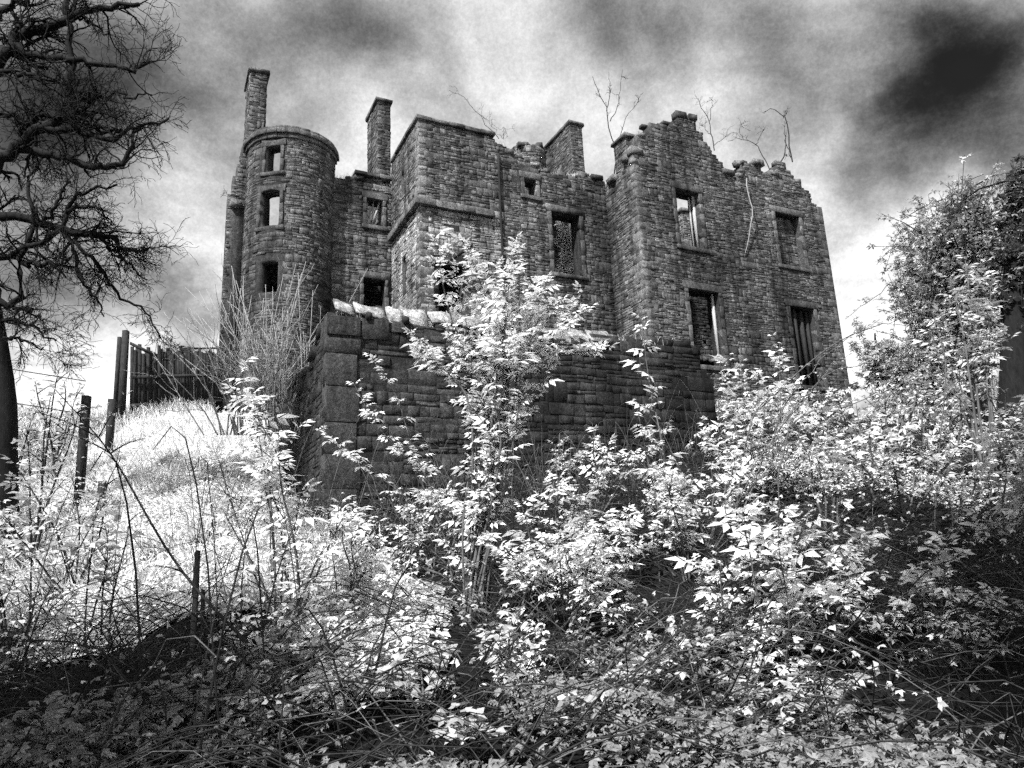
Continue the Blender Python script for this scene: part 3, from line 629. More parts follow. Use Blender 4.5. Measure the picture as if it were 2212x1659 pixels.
WHERE = ['beside the dark rotten fence post', 'beside the trunk of the drooping bare tree', 'in front of the leaning pale trunk', 'between rotten post and bare tree trunk', 'in deep shade of the added tree', 'left of the twin stakes', 'by the sagging fence wire', 'in the white clearing below the shed pier', 'above the white clearing', 'left of the tall elder foot', 'below the low elder bush', 'right of the low elder bush', 'under the paired elder shoot', 'at the ragged shed end', 'close to the shed wall middle', 'in the hollow between bush and sapling', 'left of the tiered sapling', 'before the shed end stones', 'at the foot of the rendered pier', 'behind the tall elder at the wall', 'under the wide bramble bush', 'below the castle corner', 'behind the castle corner canes', 'in front of the slender bent elder', 'at the foot of the thick ash trunk', 'beneath the ash boughs in shade', 'over the arching bramble', 'in the dark right corner hollow', 'right of the tiered sapling', 'under the far trees', 'below the hawthorn', 'between hawthorn and ash', 'beside the hawthorn trunk', 'in front of the ash trunk', 'beside the base of the castle wing', 'left of the bramble hollow', 'at the front of the ivy carpet', 'in the middle of the ivy', 'before the thin black stakes', 'in the thick ivy carpet', 'right of the thick ivy carpet', 'arching over the dark hollow', 'on the rim of the dark hollow', 'with broad tiers in the ivy', 'before the dark right corner', 'where leaning trunk roots', 'under the shade of the added left tree', 'behind the thick ivy carpet']
si = -1
for (bx, by, h, sp, nw, gname) in [(150, 1300, 300, 90, 6, GL), (60, 1250, 380, 80, 6, GL), (520, 1450, 200, 60, 4, GL), (100, 1050, 260, 70, 6, GL), (30, 1450, 330, 60, 5, GL), (190, 1420, 300, 70, 4, GL), (30, 1050, 250, 60, 5, GL),
        (760, 1330, 230, 60, 5, GM), (870, 1230, 150, 60, 4, GM), (960, 1250, 200, 60, 4, GM), (1130, 1330, 150, 70, 5, GM), (1330, 1290, 180, 70, 5, GM), (1480, 1250, 200, 60, 5, GM), (1530, 1180, 220, 70, 6, GM), (1290, 1110, 170, 70, 5, GM), (1400, 1400, 150, 60, 4, GM), (1560, 1400, 200, 50, 4, GM), (1450, 1160, 130, 60, 4, GM), (900, 1070, 130, 60, 3, GM), (1200, 1080, 150, 70, 4, GM),
        (1800, 1150, 200, 80, 5, GR), (1880, 1080, 200, 80, 6, GR), (1960, 1120, 200, 80, 6, GR), (2040, 1180, 230, 80, 6, GR), (2120, 1150, 240, 80, 6, GR), (2190, 1250, 300, 70, 7, GR), (1990, 1350, 180, 80, 5, GR), (2100, 1450, 200, 70, 5, GR), (1830, 1350, 200, 70, 4, GR), (1930, 980, 170, 60, 5, GR), (2060, 990, 180, 80, 6, GR), (2150, 980, 200, 70, 6, GR), (2000, 970, 140, 70, 6, GR), (2210, 1050, 260, 60, 6, GR), (1870, 1000, 150, 60, 5, GR),
        (600, 1600, 100, 70, 4, GF_), (1000, 1640, 120, 60, 4, GF_), (1250, 1600, 110, 60, 4, GF_), (420, 1640, 100, 70, 4, GF_), (1500, 1640, 120, 60, 4, GF_), (1650, 1600, 130, 50, 4, GF_), (750, 1560, 120, 80, 6, GF_), (900, 1540, 110, 70, 5, GF_), (1130, 1560, 220, 40, 4, GF_), (1780, 1600, 160, 60, 4, GF_), (560, 1500, 130, 60, 4, GF_), (330, 1600, 110, 60, 3, GF_), (1350, 1540, 120, 60, 4, GF_)]:
    Yb = gp(bx, by)[1]; tips = [(bx+rng.normal(0, sp), by-h*rng.uniform(.55, 1.08)) for _ in range(nw)]
    sz = float(np.clip(.026*Yb, .085, .19))*rng.uniform(.85, 1.15)
    Tq = int(rng.integers(2)); si += 1
    wands('leafy_shoots', ('tall' if h > 250 else 'knee high' if h > 140 else 'low')+' leafy shoots with '+('feathered' if Tq == 0 else 'three part')+' leaves '+WHERE[si], bx, by, tips, sz, gap=sz*.75, T=[T_elder, T_tri][Tq], leaf={GM: 'leaf', GF_: 'midleaf'}.get(gname, 'leaf2'), group=gname, r=.0016*Yb+.002, start=.25, side=3, side_len=.3, mat='dead' if gname == GL else 'stem')
shrub('window_sprig', 'leafy branch growing inside the tall front window', [[(1216, 900), (1215, 660), (1215, 590), (1220, 520), (1205, 470)], [(1220, 900), (1225, 650), (1235, 560), (1228, 500)]], 25.2, size=.36, start=.45, gap=.12, per=3, shoots=8, shoot_len=.5, r=.02)
# ------------------------------------------------------------------ bare trees
def grow(paths, p, d, L, r, depth, droop, out_bias, kids=5, kk=6):
    """one wiggly branch and its children, appended to paths by level"""
    pts = [p]; dd = d/np.linalg.norm(d); st = L/(kk-1)
    for i in range(kk-1):
        dd = dd+rng.normal(size=3)*.28+np.array([0, 0, droop])+out_bias*.04; dd /= np.linalg.norm(dd); pts.append(pts[-1]+dd*st)
    pts = np.array(pts); paths.append((pts, np.linspace(r, r*.45, kk)))
    if depth <= 0: return
    for c in range(kids):
        t = rng.uniform(.2, 1.); x = t*(kk-1); i = min(int(x), kk-2); q = pts[i]+(pts[i+1]-pts[i])*(x-i)
        td = pts[i+1]-pts[i]; td /= np.linalg.norm(td); nd = td*.75+rng.normal(size=3)*.55
        grow(paths, q, nd, L*rng.uniform(.38, .68), r*.45*rng.uniform(.8, 1.2), depth-1, droop, out_bias, kids, kk)
def bare_tree(name, label, limbs, Y, trunk, r_l, depth=2, kids=5, tw=.9, droop=-.01, cat='tree', mat='bark', group=None, spacing=.3):
    P0 = np.array([np.array(t) for t in trunk]); root = thing(name, label, cat, P0[0], group)
    mb = MB(); tp = spline(P0, 14); tubes(mb, tp[None], np.linspace(r_l*2.0, r_l*.9, 14)[None], 10); mb.build('trunk', mat, root, smooth=True)
    big, small = MB(), []
    for limb in limbs:
        pts = np.array([at(a, b, Y+(c[0] if c else 0)) for a, b, *c in limb[0]]); m = 20; p = spline(pts, m); p[1:-1] += rng.normal(size=(m-2, 3))*.03
        rr = np.linspace(limb[1], limb[1]*.28, m)*1.3; tubes(big, p[None], rr[None], 7)
        L = np.linalg.norm(np.diff(p, axis=0), axis=1).sum(); nb = int(L/spacing)
        for j in range(nb):
            i = int(rng.integers(1, m-1)); td = p[i+1]-p[i]; td /= np.linalg.norm(td)
            grow(small, p[i], td*.8+rng.normal(size=3)*[.6, .5, .6], tw*rng.uniform(.5, 1.2), rr[i]*.42, depth, droop, np.array([.3, 0, 0]), kids)
    big.build('limb', mat, root, smooth=True)
    tb = MB(); PP = np.array([a for a, _ in small]); RR = np.maximum(np.array([b for _, b in small]), .0036); tubes(tb, PP, RR, 3); tb.build('twigs', mat, root, kind='stuff')
    return root
Z = .4687
def zz(l): return [(a*Z, b*Z) for a, b in l]
bare_tree('bare_tree', 'big leafless tree with black crooked limbs reaching towards the castle', [
    (zz([(-120, 420), (0, 290), (60, 200), (130, 130), (280, 100), (400, 60), (520, 20), (640, 20)]), .085), (zz([(-100, 850), (0, 740), (80, 670), (240, 560), (310, 470), (330, 330), (325, 100), (300, -80)]), .085),
    (zz([(60, 680), (200, 710), (350, 750), (490, 772), (580, 740), (605, 640), (640, 570)]), .055), (zz([(200, 590), (330, 600), (420, 625), (520, 630), (640, 580), (780, 545)]), .045),
    (zz([(-80, 330), (0, 340), (120, 340), (250, 370), (320, 410)]), .04), (zz([(60, 210), (150, 250), (320, 280), (420, 290), (520, 300), (620, 328), (650, 290), (690, 280)]), .045),
    (zz([(130, 610), (160, 530), (290, 525), (300, 460)]), .045), (zz([(70, 190), (70, 80), (40, -60)]), .04), (zz([(300, 500), (420, 450), (560, 430), (700, 440)]), .03), (zz([(560, 600), (450, 600), (460, 550), (570, 520)]), .025),
    (zz([(0, 520), (120, 580), (230, 590)]), .03), (zz([(300, 60), (420, 100), (500, 170)]), .02), (zz([(-60, 100), (80, 20), (200, -60)]), .05)],
    9.5, [(-8.1, 9.6, .2), (-8.0, 9.6, 2.5), (-7.9, 9.5, 4.4), (-8.1, 9.5, 6.5), (-8.0, 9.4, 9.5)], .17, depth=2, kids=4, tw=.66, spacing=.15)
bare_tree('bare_tree', 'leafless tree with low drooping twigs above the fence', [
    (zz([(-100, 970), (0, 990), (160, 1020), (260, 1050), (380, 1080), (500, 1090), (570, 1150), (680, 1150)]), .07), (zz([(-60, 1200), (20, 1190), (130, 1130), (260, 1080), (330, 930), (400, 880), (540, 850)]), .05),
    (zz([(350, 1080), (340, 1160), (385, 1300), (440, 1380), (480, 1460)]), .03), (zz([(260, 1060), (380, 1150), (500, 1290), (560, 1380), (680, 1440), (740, 1560)]), .03), (zz([(480, 1100), (560, 1200), (680, 1290)]), .028),
    (zz([(-40, 1300), (60, 1420), (110, 1150), (160, 1030), (130, 850), (180, 740)]), .05), (zz([(100, 1210), (220, 1220), (330, 1230), (400, 1330)]), .03), (zz([(60, 1420), (150, 1440), (200, 1500)]), .03), (zz([(300, 980), (380, 950), (450, 960), (520, 1040)]), .03), (zz([(200, 1040), (280, 900), (320, 800)]), .03),
    (zz([(-40, 1500), (60, 1480), (150, 1500), (260, 1570)]), .035), (zz([(-40, 1600), (80, 1560), (200, 1600)]), .03)],
    11.5, [at(2, 1180, 11.5), at(4, 1000, 11.5), at(6, 850, 11.5), at(-30, 600, 11.5), at(-60, 330, 11.5)], .13, depth=2, kids=5, tw=.75, droop=-.05, spacing=.16)
# saplings that root in the wall heads
def sapling(label, lines, Y, r=.022, n=5, tw=.5, mat='dead'):
    root = thing('wall_sapling', label, 'sapling', at(lines[0][0][0], lines[0][0][1], Y)); sb = MB(); sm = []
    for i, l in enumerate(lines):
        p = spline([at(a, b, Y) for a, b in l], 12); p[1:-1] += rng.normal(size=(10, 3))*.02; tubes(sb, p[None], np.linspace(r, r*.35, 12)[None]*(1 if i == 0 else .6), 5)
        for j in range(n):
            k_ = int(rng.integers(5, 11)); d = p[k_]-p[k_-1]; d /= np.linalg.norm(d); grow(sm, p[k_], d+rng.normal(size=3)*.5, tw*rng.uniform(.4, 1), r*.35, 1, .03, np.zeros(3), 2)
    sb.build('stem', mat, root)
    tb = MB(); tubes(tb, np.array([a for a, _ in sm]), np.maximum(np.array([b for _, b in sm]), .004), 3); tb.build('twigs', mat, root, kind='stuff')
yt = lambda u, v: float(uvw(u, v, 0)[1])
sapling('thin forked bare sapling rising from the dip between front and wing', [[(1327, 375), (1333, 335), (1318, 290), (1310, 240), (1290, 195), (1280, 165)], [(1318, 262), (1335, 225), (1345, 150)], [(1310, 240), (1318, 200), (1315, 155)], [(1335, 340), (1340, 300), (1355, 250), (1385, 215)]], 26.5, .03)
sapling('bare sapling behind the first stepped gable', [[(1543, 325), (1537, 290), (1533, 262), (1515, 230), (1508, 212)], [(1533, 262), (1538, 225), (1540, 205)], [(1541, 315), (1565, 298), (1585, 285)], [(1535, 290), (1520, 275), (1512, 265)]], 26.3, .022)
sapling('crooked bare sapling in the notch of the second gable', [[(1665, 375), (1650, 340), (1632, 312), (1600, 300), (1572, 305)], [(1632, 312), (1645, 290), (1652, 275)], [(1605, 300), (1598, 280), (1602, 265)]], 27, .022)
sapling('broken dark sapling stump with an upright rod on the second gable', [[(1672, 370), (1685, 350), (1696, 335), (1697, 310), (1698, 285)], [(1696, 335), (1703, 338)]], 27.2, .035, 1, .2)
sapling('arched bare sapling bending over the gable peak', [[(1712, 350), (1706, 310), (1698, 262), (1690, 250), (1665, 235), (1650, 245)], [(1708, 340), (1695, 300), (1694, 262)], [(1692, 255), (1702, 240)]], 27.3, .03, 3, .35)
sapling('fine bare twigs above the square tower coping', [[(1078, 300), (1050, 270), (1035, 245), (1000, 210), (970, 195)], [(1085, 300), (1060, 270), (1045, 250)], [(1087, 300), (1087, 275), (1095, 290)]], 24.2, .014)
sapling('bare twig sprouting on the round tower side of the gable', [[(496, 430), (488, 415), (484, 400)], [(492, 425), (478, 420)]], 23.6, .012, 3, .3)
sapling('pale dead climber stem hanging on the valley wall of the wing', [[(1613, 385), (1616, 420), (1625, 455), (1620, 500), (1615, 530), (1608, 555)], [(1622, 470), (1628, 500)]], 25.28, .03, 2, .25, 'twig')
# ------------------------------------------------------------------ bare willow bush at the shed corner
root = thing('willow_bush', 'bare willow bush with a fan of pale upright rods beside the round tower', 'shrub', at(570, 920, 13.5)); sm = []
for i in range(70):
    x0 = rng.normal(570, 45); x1 = x0+rng.normal(10, 75); y1 = rng.uniform(560, 760)
    if i < 18: x1 = x0-rng.uniform(60, 260); y1 = rng.uniform(600, 780)
    Y = rng.uniform(13, 14.4); p = spline([at(x0, 940, Y), at(x0*.7+x1*.3+rng.normal(0, 8), 940*.6+y1*.4, Y), at(x1, y1, Y+rng.normal(0, .3))], 6); sm.append((p, np.linspace(.016, .005, 6)))
    for j in range(3):
        k_ = int(rng.integers(2, 5)); d = p[k_+1]-p[k_]; d /= np.linalg.norm(d); grow(sm, p[k_], d+rng.normal(size=3)*.3, rng.uniform(.5, 1.2), .007, 0, .04, np.zeros(3))
tb = MB(); tubes(tb, np.array([a for a, _ in sm]), np.array([b for _, b in sm]), 4); tb.build('rods', 'twig', root, kind='stuff')

# ------------------------------------------------------------------ right hand trees
def leafy_tree(name, label, trunk, crowns, Y, r0, T, size, leaf, n, group=None, limb_n=26):
    P0 = np.array([at(a, b, Y) for a, b in trunk]); P0[0][2] = float(ground(P0[0][0], P0[0][1]))-.15
    root = thing(name, label, 'tree', P0[0], group); mb = MB(); tp = spline(P0, 14); tubes(mb, tp[None], np.linspace(r0, r0*.35, 14)[None], 9)
    mb.build('trunk', 'bark', root, smooth=True)
    lb, sm = MB(), []
    for (cx, cy, rx, ry, dens) in crowns:
        c = at(cx, cy, Y); sx = rx*Y/F; sz = ry*Y/F; m = int(limb_n*dens)
        for i in range(m):
            t = tp[int(rng.integers(4, 14))]; e = c+rng.normal(size=3)*[sx*.68, sx*.6, sz*.68]
            mid = (t+e)/2+rng.normal(size=3)*.15+np.array([0, 0, .12*np.linalg.norm(e-t)]); p = spline([t, mid, e], 6); sm.append((p, np.linspace(r0*.08, .006, 6)))
            kn = int(n*dens/m); tt = rng.uniform(1.6, 5, kn); ti_ = np.minimum(tt.astype(int), 4); q = p[ti_]+(p[ti_+1]-p[ti_])*(tt-ti_)[:, None]+rng.normal(size=(kn, 3))*[sx*.1, sx*.1, sz*.05]
            A = rdir(kn, -.1); scatter(lb, T, q, A, np.array([[0, 0, 1.]])+rng.normal(size=(kn, 3))*.35, size*rng.uniform(.5, 1.3, kn))
    tb = MB(); tubes(tb, np.array([a for a, _ in sm]), np.array([b for _, b in sm]), 4); tb.build('branches', 'bark', root, kind='stuff')
    lb.build('crown', leaf, root, kind='stuff'); return root
leafy_tree('yew_tree', 'dark dense evergreen tree with a ragged windswept top', [(2110, 930), (2100, 700), (2080, 520), (2075, 420)], [(2085, 430, 80, 60, 1.), (2050, 540, 90, 90, 1.), (2120, 600, 120, 110, 1.5), (2120, 760, 120, 120, 1.5), (2060, 850, 90, 90, .9)], 20, .3, T_spray, .24, 'midleaf', 760, limb_n=60)
leafy_tree('hawthorn_tree', 'spreading hawthorn with fine pale leaves leaning to the castle gable', [(2010, 940), (2005, 800), (2000, 650), (1985, 480)], [(1985, 520, 55, 80, .8), (1980, 600, 60, 60, .6), (2030, 640, 90, 80, 1.), (2010, 760, 70, 50, .6)], 23, .2, T_spray, .24, 'midleaf', 950, limb_n=50)
leafy_tree('ash_tree', 'thick trunked tree at the right edge with leafy ivy sleeves', [(2190, 1000), (2195, 760), (2190, 600), (2215, 380)], [(2230, 440, 60, 90, 1.), (2260, 600, 110, 110, 1.), (2250, 800, 90, 90, .8)], 14, .36, T_spray, .26, 'dimleaf', 900, limb_n=40)
wands('elder_tree', 'slender bent elder with tufts of white leaves before the hawthorn', 2130, 1030, [(2085, 560), (2050, 600), (2110, 590), (2030, 660), (2140, 620), (2080, 700), (2010, 720), (2150, 720)], .27, .16, r=.022, start=.55, side=3, side_len=.15, Y=11, bend=.1, leaf='leaf2')
for labl, tr, cr, Y in (('slim far tree with sparse leaves right of the castle corner', [(1895, 920), (1893, 800), (1890, 720)], [(1890, 760, 45, 50, 1.), (1900, 840, 50, 40, .8)], 36), ('ivy clad far trunk in the bright gap beside the castle', [(1950, 930), (1948, 840), (1945, 760)], [(1948, 790, 40, 45, 1.), (1950, 870, 45, 40, .8)], 34), ('far leafy tree closing the gap under the hawthorn', [(2010, 930), (2010, 840), (2012, 760)], [(2015, 800, 60, 60, 1.), (2020, 880, 60, 45, .9)], 32)):
    leafy_tree('far_tree', labl, tr, cr, Y, .12, T_spray, .45, 'leaf2', 900, limb_n=14)
# long bare canes arching across the right corner of the castle
root = thing('arching_canes', 'long thin canes with tiny leaf tufts arching across the castle corner', 'bramble', at(1560, 1190, 10)); lb, sb = MB(), MB()
for l in ([(1560, 1190), (1640, 990), (1750, 850), (1800, 790), (1830, 775)], [(1590, 1150), (1680, 930), (1800, 800), (1900, 800), (1990, 850)], [(1585, 1150), (1620, 920), (1730, 800), (1850, 720), (1960, 700), (2060, 710)], [(1640, 1150), (1690, 890), (1800, 760), (1900, 690)], [(2150, 1150), (2130, 960), (2070, 860), (1960, 790), (1850, 820)], [(2120, 1150), (2085, 880), (2020, 790), (1930, 730), (1850, 700)], [(2010, 1150), (2040, 760), (1960, 622), (1890, 640), (1825, 690)], [(1670, 1150), (1710, 920), (1850, 870), (2000, 820), (2080, 830)], [(1975, 1150), (1970, 1000), (1960, 930), (1900, 840), (1840, 800)]):
    leaf_stem(lb, sb, [at(a, b, 10.5) for a, b in l], .012, T_tri, .11, start=.1, gap=.28, per=2, shoots=2, shoot_len=.25, sides=4)
sb.build('canes', 'stem', root, smooth=True); lb.build('foliage', 'leaf2', root, kind='stuff')

# ------------------------------------------------------------------ fence on the left bank
def post(mb, a, b, w): 
    a, b = np.array(a), np.array(b); box(mb, (a+b)/2, np.array([w/2, 0, 0]), np.array([0, w/2, 0]), (b-a)/2, .012)
fence = thing('board_fence', 'dark weathered close-board fence between corner post and round tower', 'fence', at(290, 880, 20.5))
A0, A1 = at(283, 880, 20.5), at(480, 885, 22.3); n = 34
for i in range(n):
    t = (i+.5)/n; b = A0+(A1-A0)*t; b[2] = ground(b[0], b[1])-.05; top = at(283+197*t, 757+6*math.sin(i*1.7)+rng.uniform(-5, 5)+(-8 if i < 4 else 0), 20.5+1.8*t)
    mb = MB(); e = (A1-A0); e[2] = 0; e = e/np.linalg.norm(e); wd = np.linalg.norm(A1-A0)/n; c = (b+top)/2
    box(mb, c+np.array([rng.uniform(-.01, .01), rng.uniform(-.025, .025), 0]), e*wd*.6, np.array([-e[1], e[0], 0])*.011, (top-b)/2, .006); mb.build('board', 'wood', fence)
for dz in (.35, 1.2):
    mb = MB(); a, b = A0+np.array([0, -.05, dz]), A1+np.array([0, -.05, dz]); a[2] = ground(a[0], a[1])+dz; b[2] = ground(b[0], b[1])+dz; box(mb, (a+b)/2, (b-a)/2, np.array([0, .03, 0]), np.array([0, 0, .045])); mb.build('rail', 'wood', fence)
mb = MB(); a, b = at(282, 742, 20.3), at(330, 765, 20.6); box(mb, (a+b)/2, (b-a)/2, np.array([0, .04, 0]), np.array([0, 0, .05])); mb.build('slipped_rail', 'wood', fence)
def fpost(label, x0, y0, x1, y1, Y, w):
    mb = MB(); b = at(x1, y1, Y); t = at(x0, y0, Y); b[2] = min(b[2], float(ground(b[0], b[1])))-.1; post(mb, b, t, w); tag(mb.build('fence_post', 'wood'), label, 'fence post', 'old fence posts on the left bank')
fpost('tall square corner post at the end of the board fence', 272, 714, 262, 905, 19.5, .14); fpost('thinner post leaning close behind the corner post', 259, 728, 248, 900, 19.8, .1)
fpost('short stout post below the corner post', 243, 862, 238, 945, 16, .13); fpost('dark rotten post standing in brambles with wire', 188, 855, 172, 1080, 12.5, .11); fpost('low broken post on the bright bank', 222, 1040, 212, 1140, 12, .09)
fpost('thin black stake in the left undergrowth', 424, 1190, 412, 1500, 5.2, .026); fpost('second thin stake beside the first in shade', 440, 1275, 436, 1490, 5.4, .03)
mb = MB()
for dz in (-.5, -.05): 
    p = [at(x, 880+dz*160+(x-40)*.16, 12.5) for x in (-60, 40, 120, 185)]; tubes(mb, spline(p, 12)[None], np.full((1, 12), .008), 4)
o = mb.build('fence_wire', 'metal'); tag(o, 'sagging wire strung to the rotten fence post', 'wire')
rl = thing('metal_railing', 'thin metal guard rail above the board fence next to the tower', 'railing', at(396, 775, 22))
for l in ([(396, 770), (396, 753), (478, 752)], [(396, 753), (412, 763), (478, 766)], [(370, 772), (370, 752)]):
    mb = MB(); P = np.array([at(a, b, 22) for a, b in l]); 
    for i in range(len(P)-1): tubes(mb, np.array([[P[i], P[i+1]]]), np.full((1, 2), .03), 6)
    mb.build('rail_tube', 'metal', rl)

# ------------------------------------------------------------------ ground cover (nobody could count it)
def sample(n, y0, y1, dens, xm=1.15):
    y = y0+(y1-y0)*rng.random(n)**1.0; hw = (.74*y+1.0)*xm; x = rng.uniform(-1, 1, n)*hw
    w_ = dens(x, y); kp = rng.random(n) < w_; x, y = x[kp], y[kp]
    u = x*UU[0]+y*UU[1]; v = x*VV[0]+y*VV[1]
    ins = ((u > 2.2) & (u < 10.6) & (v > 11.35) & (v < 16.3)) | ((u > 1.4) & (v > 18.5) & (u < 24)); return x[~ins], y[~ins]
def patch(x, y, s, ph): return .5+.5*np.sin(x*s+ph+1.3*np.sin(y*s*.7+ph))*np.sin(y*s*1.1+2*ph+np.sin(x*s*.8))
sm01 = lambda a, b, t: np.clip((t-a)/(b-a), 0, 1)**2*(3-2*np.clip((t-a)/(b-a), 0, 1))
def cover(name, label, cat, mat, T, n, y0, y1, dens, size, h, up=.25, tilt=.5):
    x, y = sample(n, y0, y1, dens); m = len(x); z = ground(x, y)+rng.random(m)**.7*h(x, y)
    mb = MB(); a = rng.uniform(0, 6.28, m); A = np.stack([np.cos(a), np.sin(a), rng.normal(up*0-.1, .25, m)], -1)
    scatter(mb, T, np.stack([x, y, z], -1), A, np.array([[-.2, -.4, 1.]])+rng.normal(size=(m, 3))*tilt, size*rng.uniform(.6, 1.35, m)); o = mb.build(name, mat); o['kind'] = 'stuff'; tag(o, label, cat); return o
dark_r = lambda x, y: sm01(.34, .62, x/y)*sm01(9, 5, y)
dark_l = lambda x, y: sm01(.25, .5, -x/y)*sm01(8.5, 5.5, y)*sm01(1.8, 3, y)
def by_wall(x, y):
    u = x*UU[0]+y*UU[1]; v = x*VV[0]+y*VV[1]; return sm01(1.4, 2.6, u)*sm01(11.2, 9.8, u)*sm01(8.6, 9.8, v)
blob = lambda x, y, cx, cy, r: sm01(r*1.3, r*.6, np.hypot(x-cx, y-cy))
def patches(lst):
    out = []
    for px, py, r in lst:
        q = gp(px, py, .15); out.append((q[0], q[1], r*q[1]/F*1.1))
    return out
BR = patches([(340, 1120, 130), (300, 1240, 120), (430, 1220, 110), (400, 1010, 110), (560, 1260, 90), (680, 1300, 90), (800, 1290, 110), (740, 1360, 90), (860, 1370, 80), (1120, 1420, 60), (1250, 1240, 60), (560, 1150, 70), (1700, 1000, 130), (1900, 1010, 120), (1640, 1400, 60)])
DK = patches([(2000, 1540, 160), (1900, 1380, 100), (2150, 1250, 90), (1100, 1500, 60), (700, 1560, 60), (1020, 1400, 50), (1700, 1500, 50), (1330, 1080, 70), (1480, 1060, 60), (1600, 1200, 70), (1780, 1120, 60), (2080, 1130, 80), (1450, 1330, 60), (1230, 1450, 50), (120, 1480, 190), (330, 1440, 130), (2080, 1400, 190), (1930, 1250, 110), (950, 1430, 70), (1000, 1530, 60), (880, 1110, 90), (1430, 1150, 100), (1550, 1290, 80), (500, 1450, 90), (2190, 1560, 150), (1350, 1330, 60), (1850, 1450, 60), (840, 1600, 70), (1150, 1150, 80), (1330, 1480, 40)])
def fld(x, y, L): return np.clip(sum(blob_e(x, y, *q) for q in L), 0, 1)
def blob_e(x, y, cx, cy, r): return sm01(1.35, .5, np.hypot((x-cx)/r, (y-cy)/(r*2.6)))
SW = patches([(620, 1230, 90), (700, 1230, 80), (880, 1300, 70), (340, 1120, 150), (300, 1240, 110), (430, 1220, 120), (400, 1010, 130), (330, 930, 110), (450, 920, 100), (560, 1260, 90), (690, 1310, 80), (800, 1300, 100), (760, 1370, 80), (860, 1370, 70), (240, 1010, 90), (520, 1010, 80)])
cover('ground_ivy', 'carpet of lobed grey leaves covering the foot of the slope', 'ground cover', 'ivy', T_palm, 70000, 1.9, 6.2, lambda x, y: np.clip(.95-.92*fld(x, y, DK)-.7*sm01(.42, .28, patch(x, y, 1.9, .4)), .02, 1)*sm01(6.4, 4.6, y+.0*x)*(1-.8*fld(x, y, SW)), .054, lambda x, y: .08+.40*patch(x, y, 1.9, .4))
cover('woodland_herbs', 'scattered bright herbs over the middle of the slope', 'ground cover', 'leaf2', T_tri, 10000, 4.2, 14, lambda x, y: np.clip(.42*sm01(.45, .62, patch(x, y, 1.3, 2.2))+.10-.35*fld(x, y, DK)-.35*by_wall(x, y), .015, 1), .08, lambda x, y: .1+.5*patch(x, y, 1.3, 2.2))
cover('white_herbs', 'dense patches of white herbs in the clearings of the slope', 'ground cover', 'leaf', T_tri, 85000, 4.0, 15, lambda x, y: np.clip(fld(x, y, BR)*1.2-.25-.5*sm01(.45, .3, patch(x, y, 3.1, .9)), 0, 1), .085, lambda x, y: .08+.3*patch(x, y, 3.1, .9), tilt=.32)
sx_ = np.arange(-16, 3, .16); sy_ = np.arange(4, 24, .16); SX, SY = np.meshgrid(sx_, sy_); fl = sum(blob_e(SX, SY, *q) for q in SW)+.35*(patch(SX, SY, 3.3, .2)-.5)
SXj = SX+rng.uniform(-.05, .05, SX.shape); SYj = SY+rng.uniform(-.05, .05, SX.shape); ii = np.arange(SX.size).reshape(SX.shape); mid = (fl[:-1, :-1]+fl[1:, 1:])/2 > .42
mb = MB(); mb.add(np.stack([SXj, SYj, ground(SXj, SYj)+.03+rng.uniform(0, .035, SX.shape)], -1), np.stack([ii[:-1, :-1], ii[:-1, 1:], ii[1:, 1:], ii[1:, :-1]], -1)[mid]); sw = mb.build('grass_sward', 'sward', smooth=True); sw['kind'] = 'structure'
cover('bank_grass', 'bright long grass on the left bank up to the fence', 'grass', 'grass', T_grass, 90000, 6.5, 24, lambda x, y: np.clip(sm01(-.12, -.3, x/y)*(1-.8*fld(x, y, DK)), 0, 1)*.95, .3, lambda x, y: .02+0*x, tilt=.35)
cover('undergrowth', 'tangled bright undergrowth between the castle wing and the slope', 'undergrowth', 'leaf2', T_spray, 11000, 12, 27, lambda x, y: np.clip(sm01(.08, .24, x/y)*(.08+.92*(patch(x, y, 1.3, 1.2) > .5)), 0, 1), .24, lambda x, y: .2+.75*patch(x, y, .8, 2.))
cover('scattered_herbs', 'thin scatter of small leaves through the bramble tangle', 'ground cover', 'leaf2', T_tri, 5000, 3.2, 12, lambda x, y: np.clip(.5-.35*dark_r(x, y)-.3*dark_l(x, y)-.3*by_wall(x, y), .03, 1), .06, lambda x, y: .5+.3*patch(x, y, 1., 2.))
# dead canes and stems tangled over the whole slope
def tangle(name, label, mat, n, y0, y1, L, r, arch, dens):
    x, y = sample(n, y0, y1, dens); m = len(x); z = ground(x, y); a = rng.uniform(0, 6.28, m); ln = L*rng.uniform(.4, 1.3, m); h = ln*arch*rng.uniform(.3, 1., m)
    t = np.linspace(0, 1, 7); P = np.stack([x[:, None]+np.cos(a)[:, None]*ln[:, None]*t, y[:, None]+np.sin(a)[:, None]*ln[:, None]*t*.7, z[:, None]+h[:, None]*np.sin(t*math.pi*.62)], -1)+rng.normal(size=(m, 7, 3))*.012*L
    mb = MB(); tubes(mb, P, np.linspace(r, r*.4, 7)[None]*rng.uniform(.6, 1.3, (m, 1)), 3); o = mb.build(name, mat); o['kind'] = 'stuff'; tag(o, label, 'brambles')
tangle('dead_brambles', 'tangle of dark dead bramble canes over the slope', 'dead', 9000, 2.6, 15, 1.0, .0055, .55, lambda x, y: np.clip(.5+.5*patch(x, y, .9, .7), 0, 1)*(1-.92*fld(x, y, SW)))
tangle('pale_brambles', 'fine pale bramble stems woven through the leaves', 'stem', 3600, 3, 20, 1.0, .005, .6, lambda x, y: .7*(1-.8*fld(x, y, SW)))
tangle('wall_brambles', 'thin stems and briars leaning up against the dark outbuilding wall', 'stem', 2600, 7.5, 16, .8, .005, 1.9, lambda x, y: by_wall(x, y))
tangle('wall_briars', 'dark briars massed at the foot of the outbuilding wall', 'dead', 3200, 7.5, 16, .8, .006, 1.5, lambda x, y: by_wall(x, y))
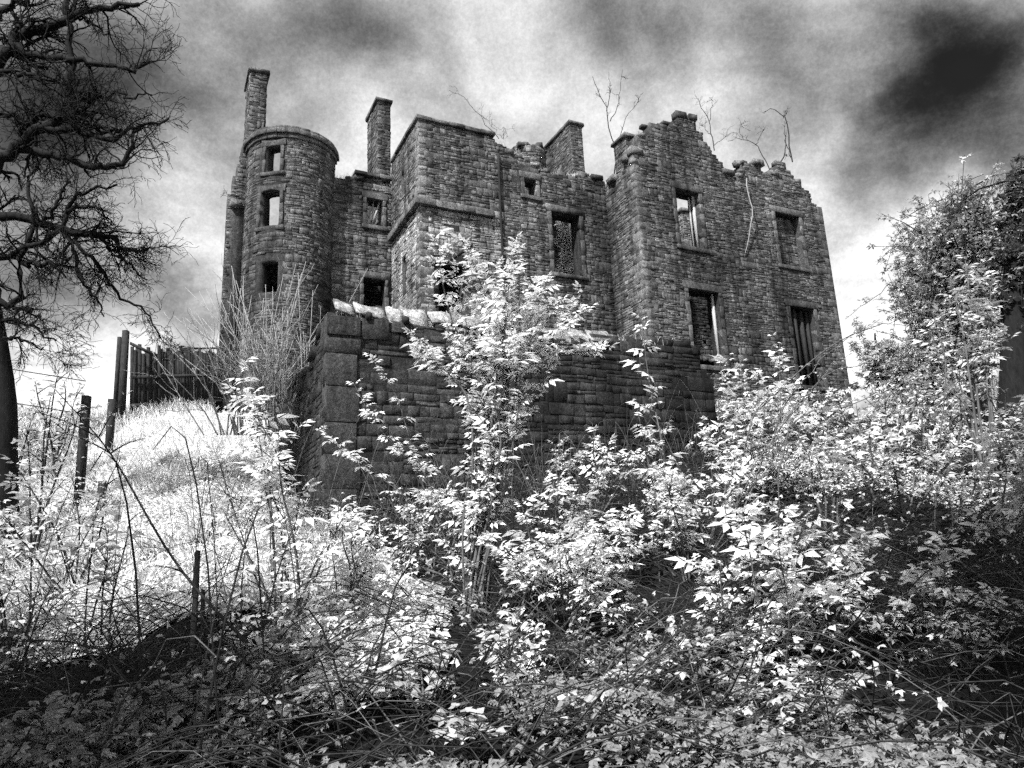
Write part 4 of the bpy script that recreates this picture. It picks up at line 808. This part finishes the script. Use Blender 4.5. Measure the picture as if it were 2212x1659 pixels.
tangle('upright_stems', 'thin upright dark stems in the left undergrowth', 'dead', 420, 3.2, 11, .35, .007, 4.0, lambda x, y: sm01(.1, .35, -x/y)*(1-.9*fld(x, y, SW)))
# grass on the wall heads
mb = MB()
for wl, a, b, n in ((W4, 10.2, 13.5, 420), (W6, 4.9, 5.8, 120), (W1, 18.6, 19.6, 60), (S1, 2.5, 3.2, 160), (S1, 7.8, 9.6, 160)):
    s = rng.uniform(a, b, n); P = wl.f(s, -rng.uniform(0, .4, n), np.array([float(wl.top(q)) for q in s])-.02); an = rng.uniform(0, 6.28, n)
    scatter(mb, T_grass, P, np.stack([np.cos(an), np.sin(an), 0*an], -1), np.array([[0, 0, 1.]])+rng.normal(size=(n, 3))*.15, rng.uniform(.1, .28, n))
o = mb.build('wall_grass', 'leaf2'); o['kind'] = 'stuff'; tag(o, 'dry grass tufts growing on the broken wall heads', 'grass')

# ------------------------------------------------------------------ unseen trees added behind the viewpoint to shade both front corners
def shade_tree(label, bx, by, canopy, n):
    gz = float(ground(bx, by)); root = thing('added_shade_tree', label, 'tree', (bx, by, gz), 'added shade trees behind the viewpoint'); tp = spline([(bx, by, gz-.1), (bx+.1, by, gz+2.5), (bx-.05, by+.1, gz+5), (bx, by, gz+8.5)], 12)
    mb = MB(); tubes(mb, tp[None], np.linspace(.2, .07, 12)[None], 9); mb.build('trunk', 'bark', root, smooth=True); sm, lb = [], MB()
    for (cx, cy, cz, r) in canopy:
        for i in range(16):
            e = np.array([cx, cy, cz])+rng.normal(size=3)*[r*.55, r*.55, r*.4]; t = tp[int(rng.integers(5, 12))]; p = spline([t, (t+e)/2+np.array([0, 0, .3]), e], 6); sm.append((p, np.linspace(.05, .01, 6)))
            q = p[rng.integers(3, 6, n)]+rng.normal(size=(n, 3))*r*.22; scatter(lb, T_spray, q, rdir(n), np.array([[0, 0, 1.]])+rng.normal(size=(n, 3))*.5, .36*rng.uniform(.6, 1.3, n))
    tb = MB(); tubes(tb, np.array([a for a, _ in sm]), np.array([b for _, b in sm]), 5); tb.build('branches', 'bark', root, kind='stuff'); lb.build('crown', 'dimleaf', root, kind='stuff')
shade_tree('unseen leafy tree added behind the viewpoint to shade the left front corner', -6.6, -1.6, [(-6.7, -.9, 6.0, 1.7), (-5.6, -.9, 6.2, 1.2)], 90)
shade_tree('unseen leafy tree added behind the viewpoint to shade the right front corner', 2.4, -1.8, [(.6, .3, 6.3, 1.5), (1.6, 2.0, 6.7, 1.4), (1.7, -.3, 6.3, 1.6), (.9, -1.2, 6.2, 1.1)], 120)
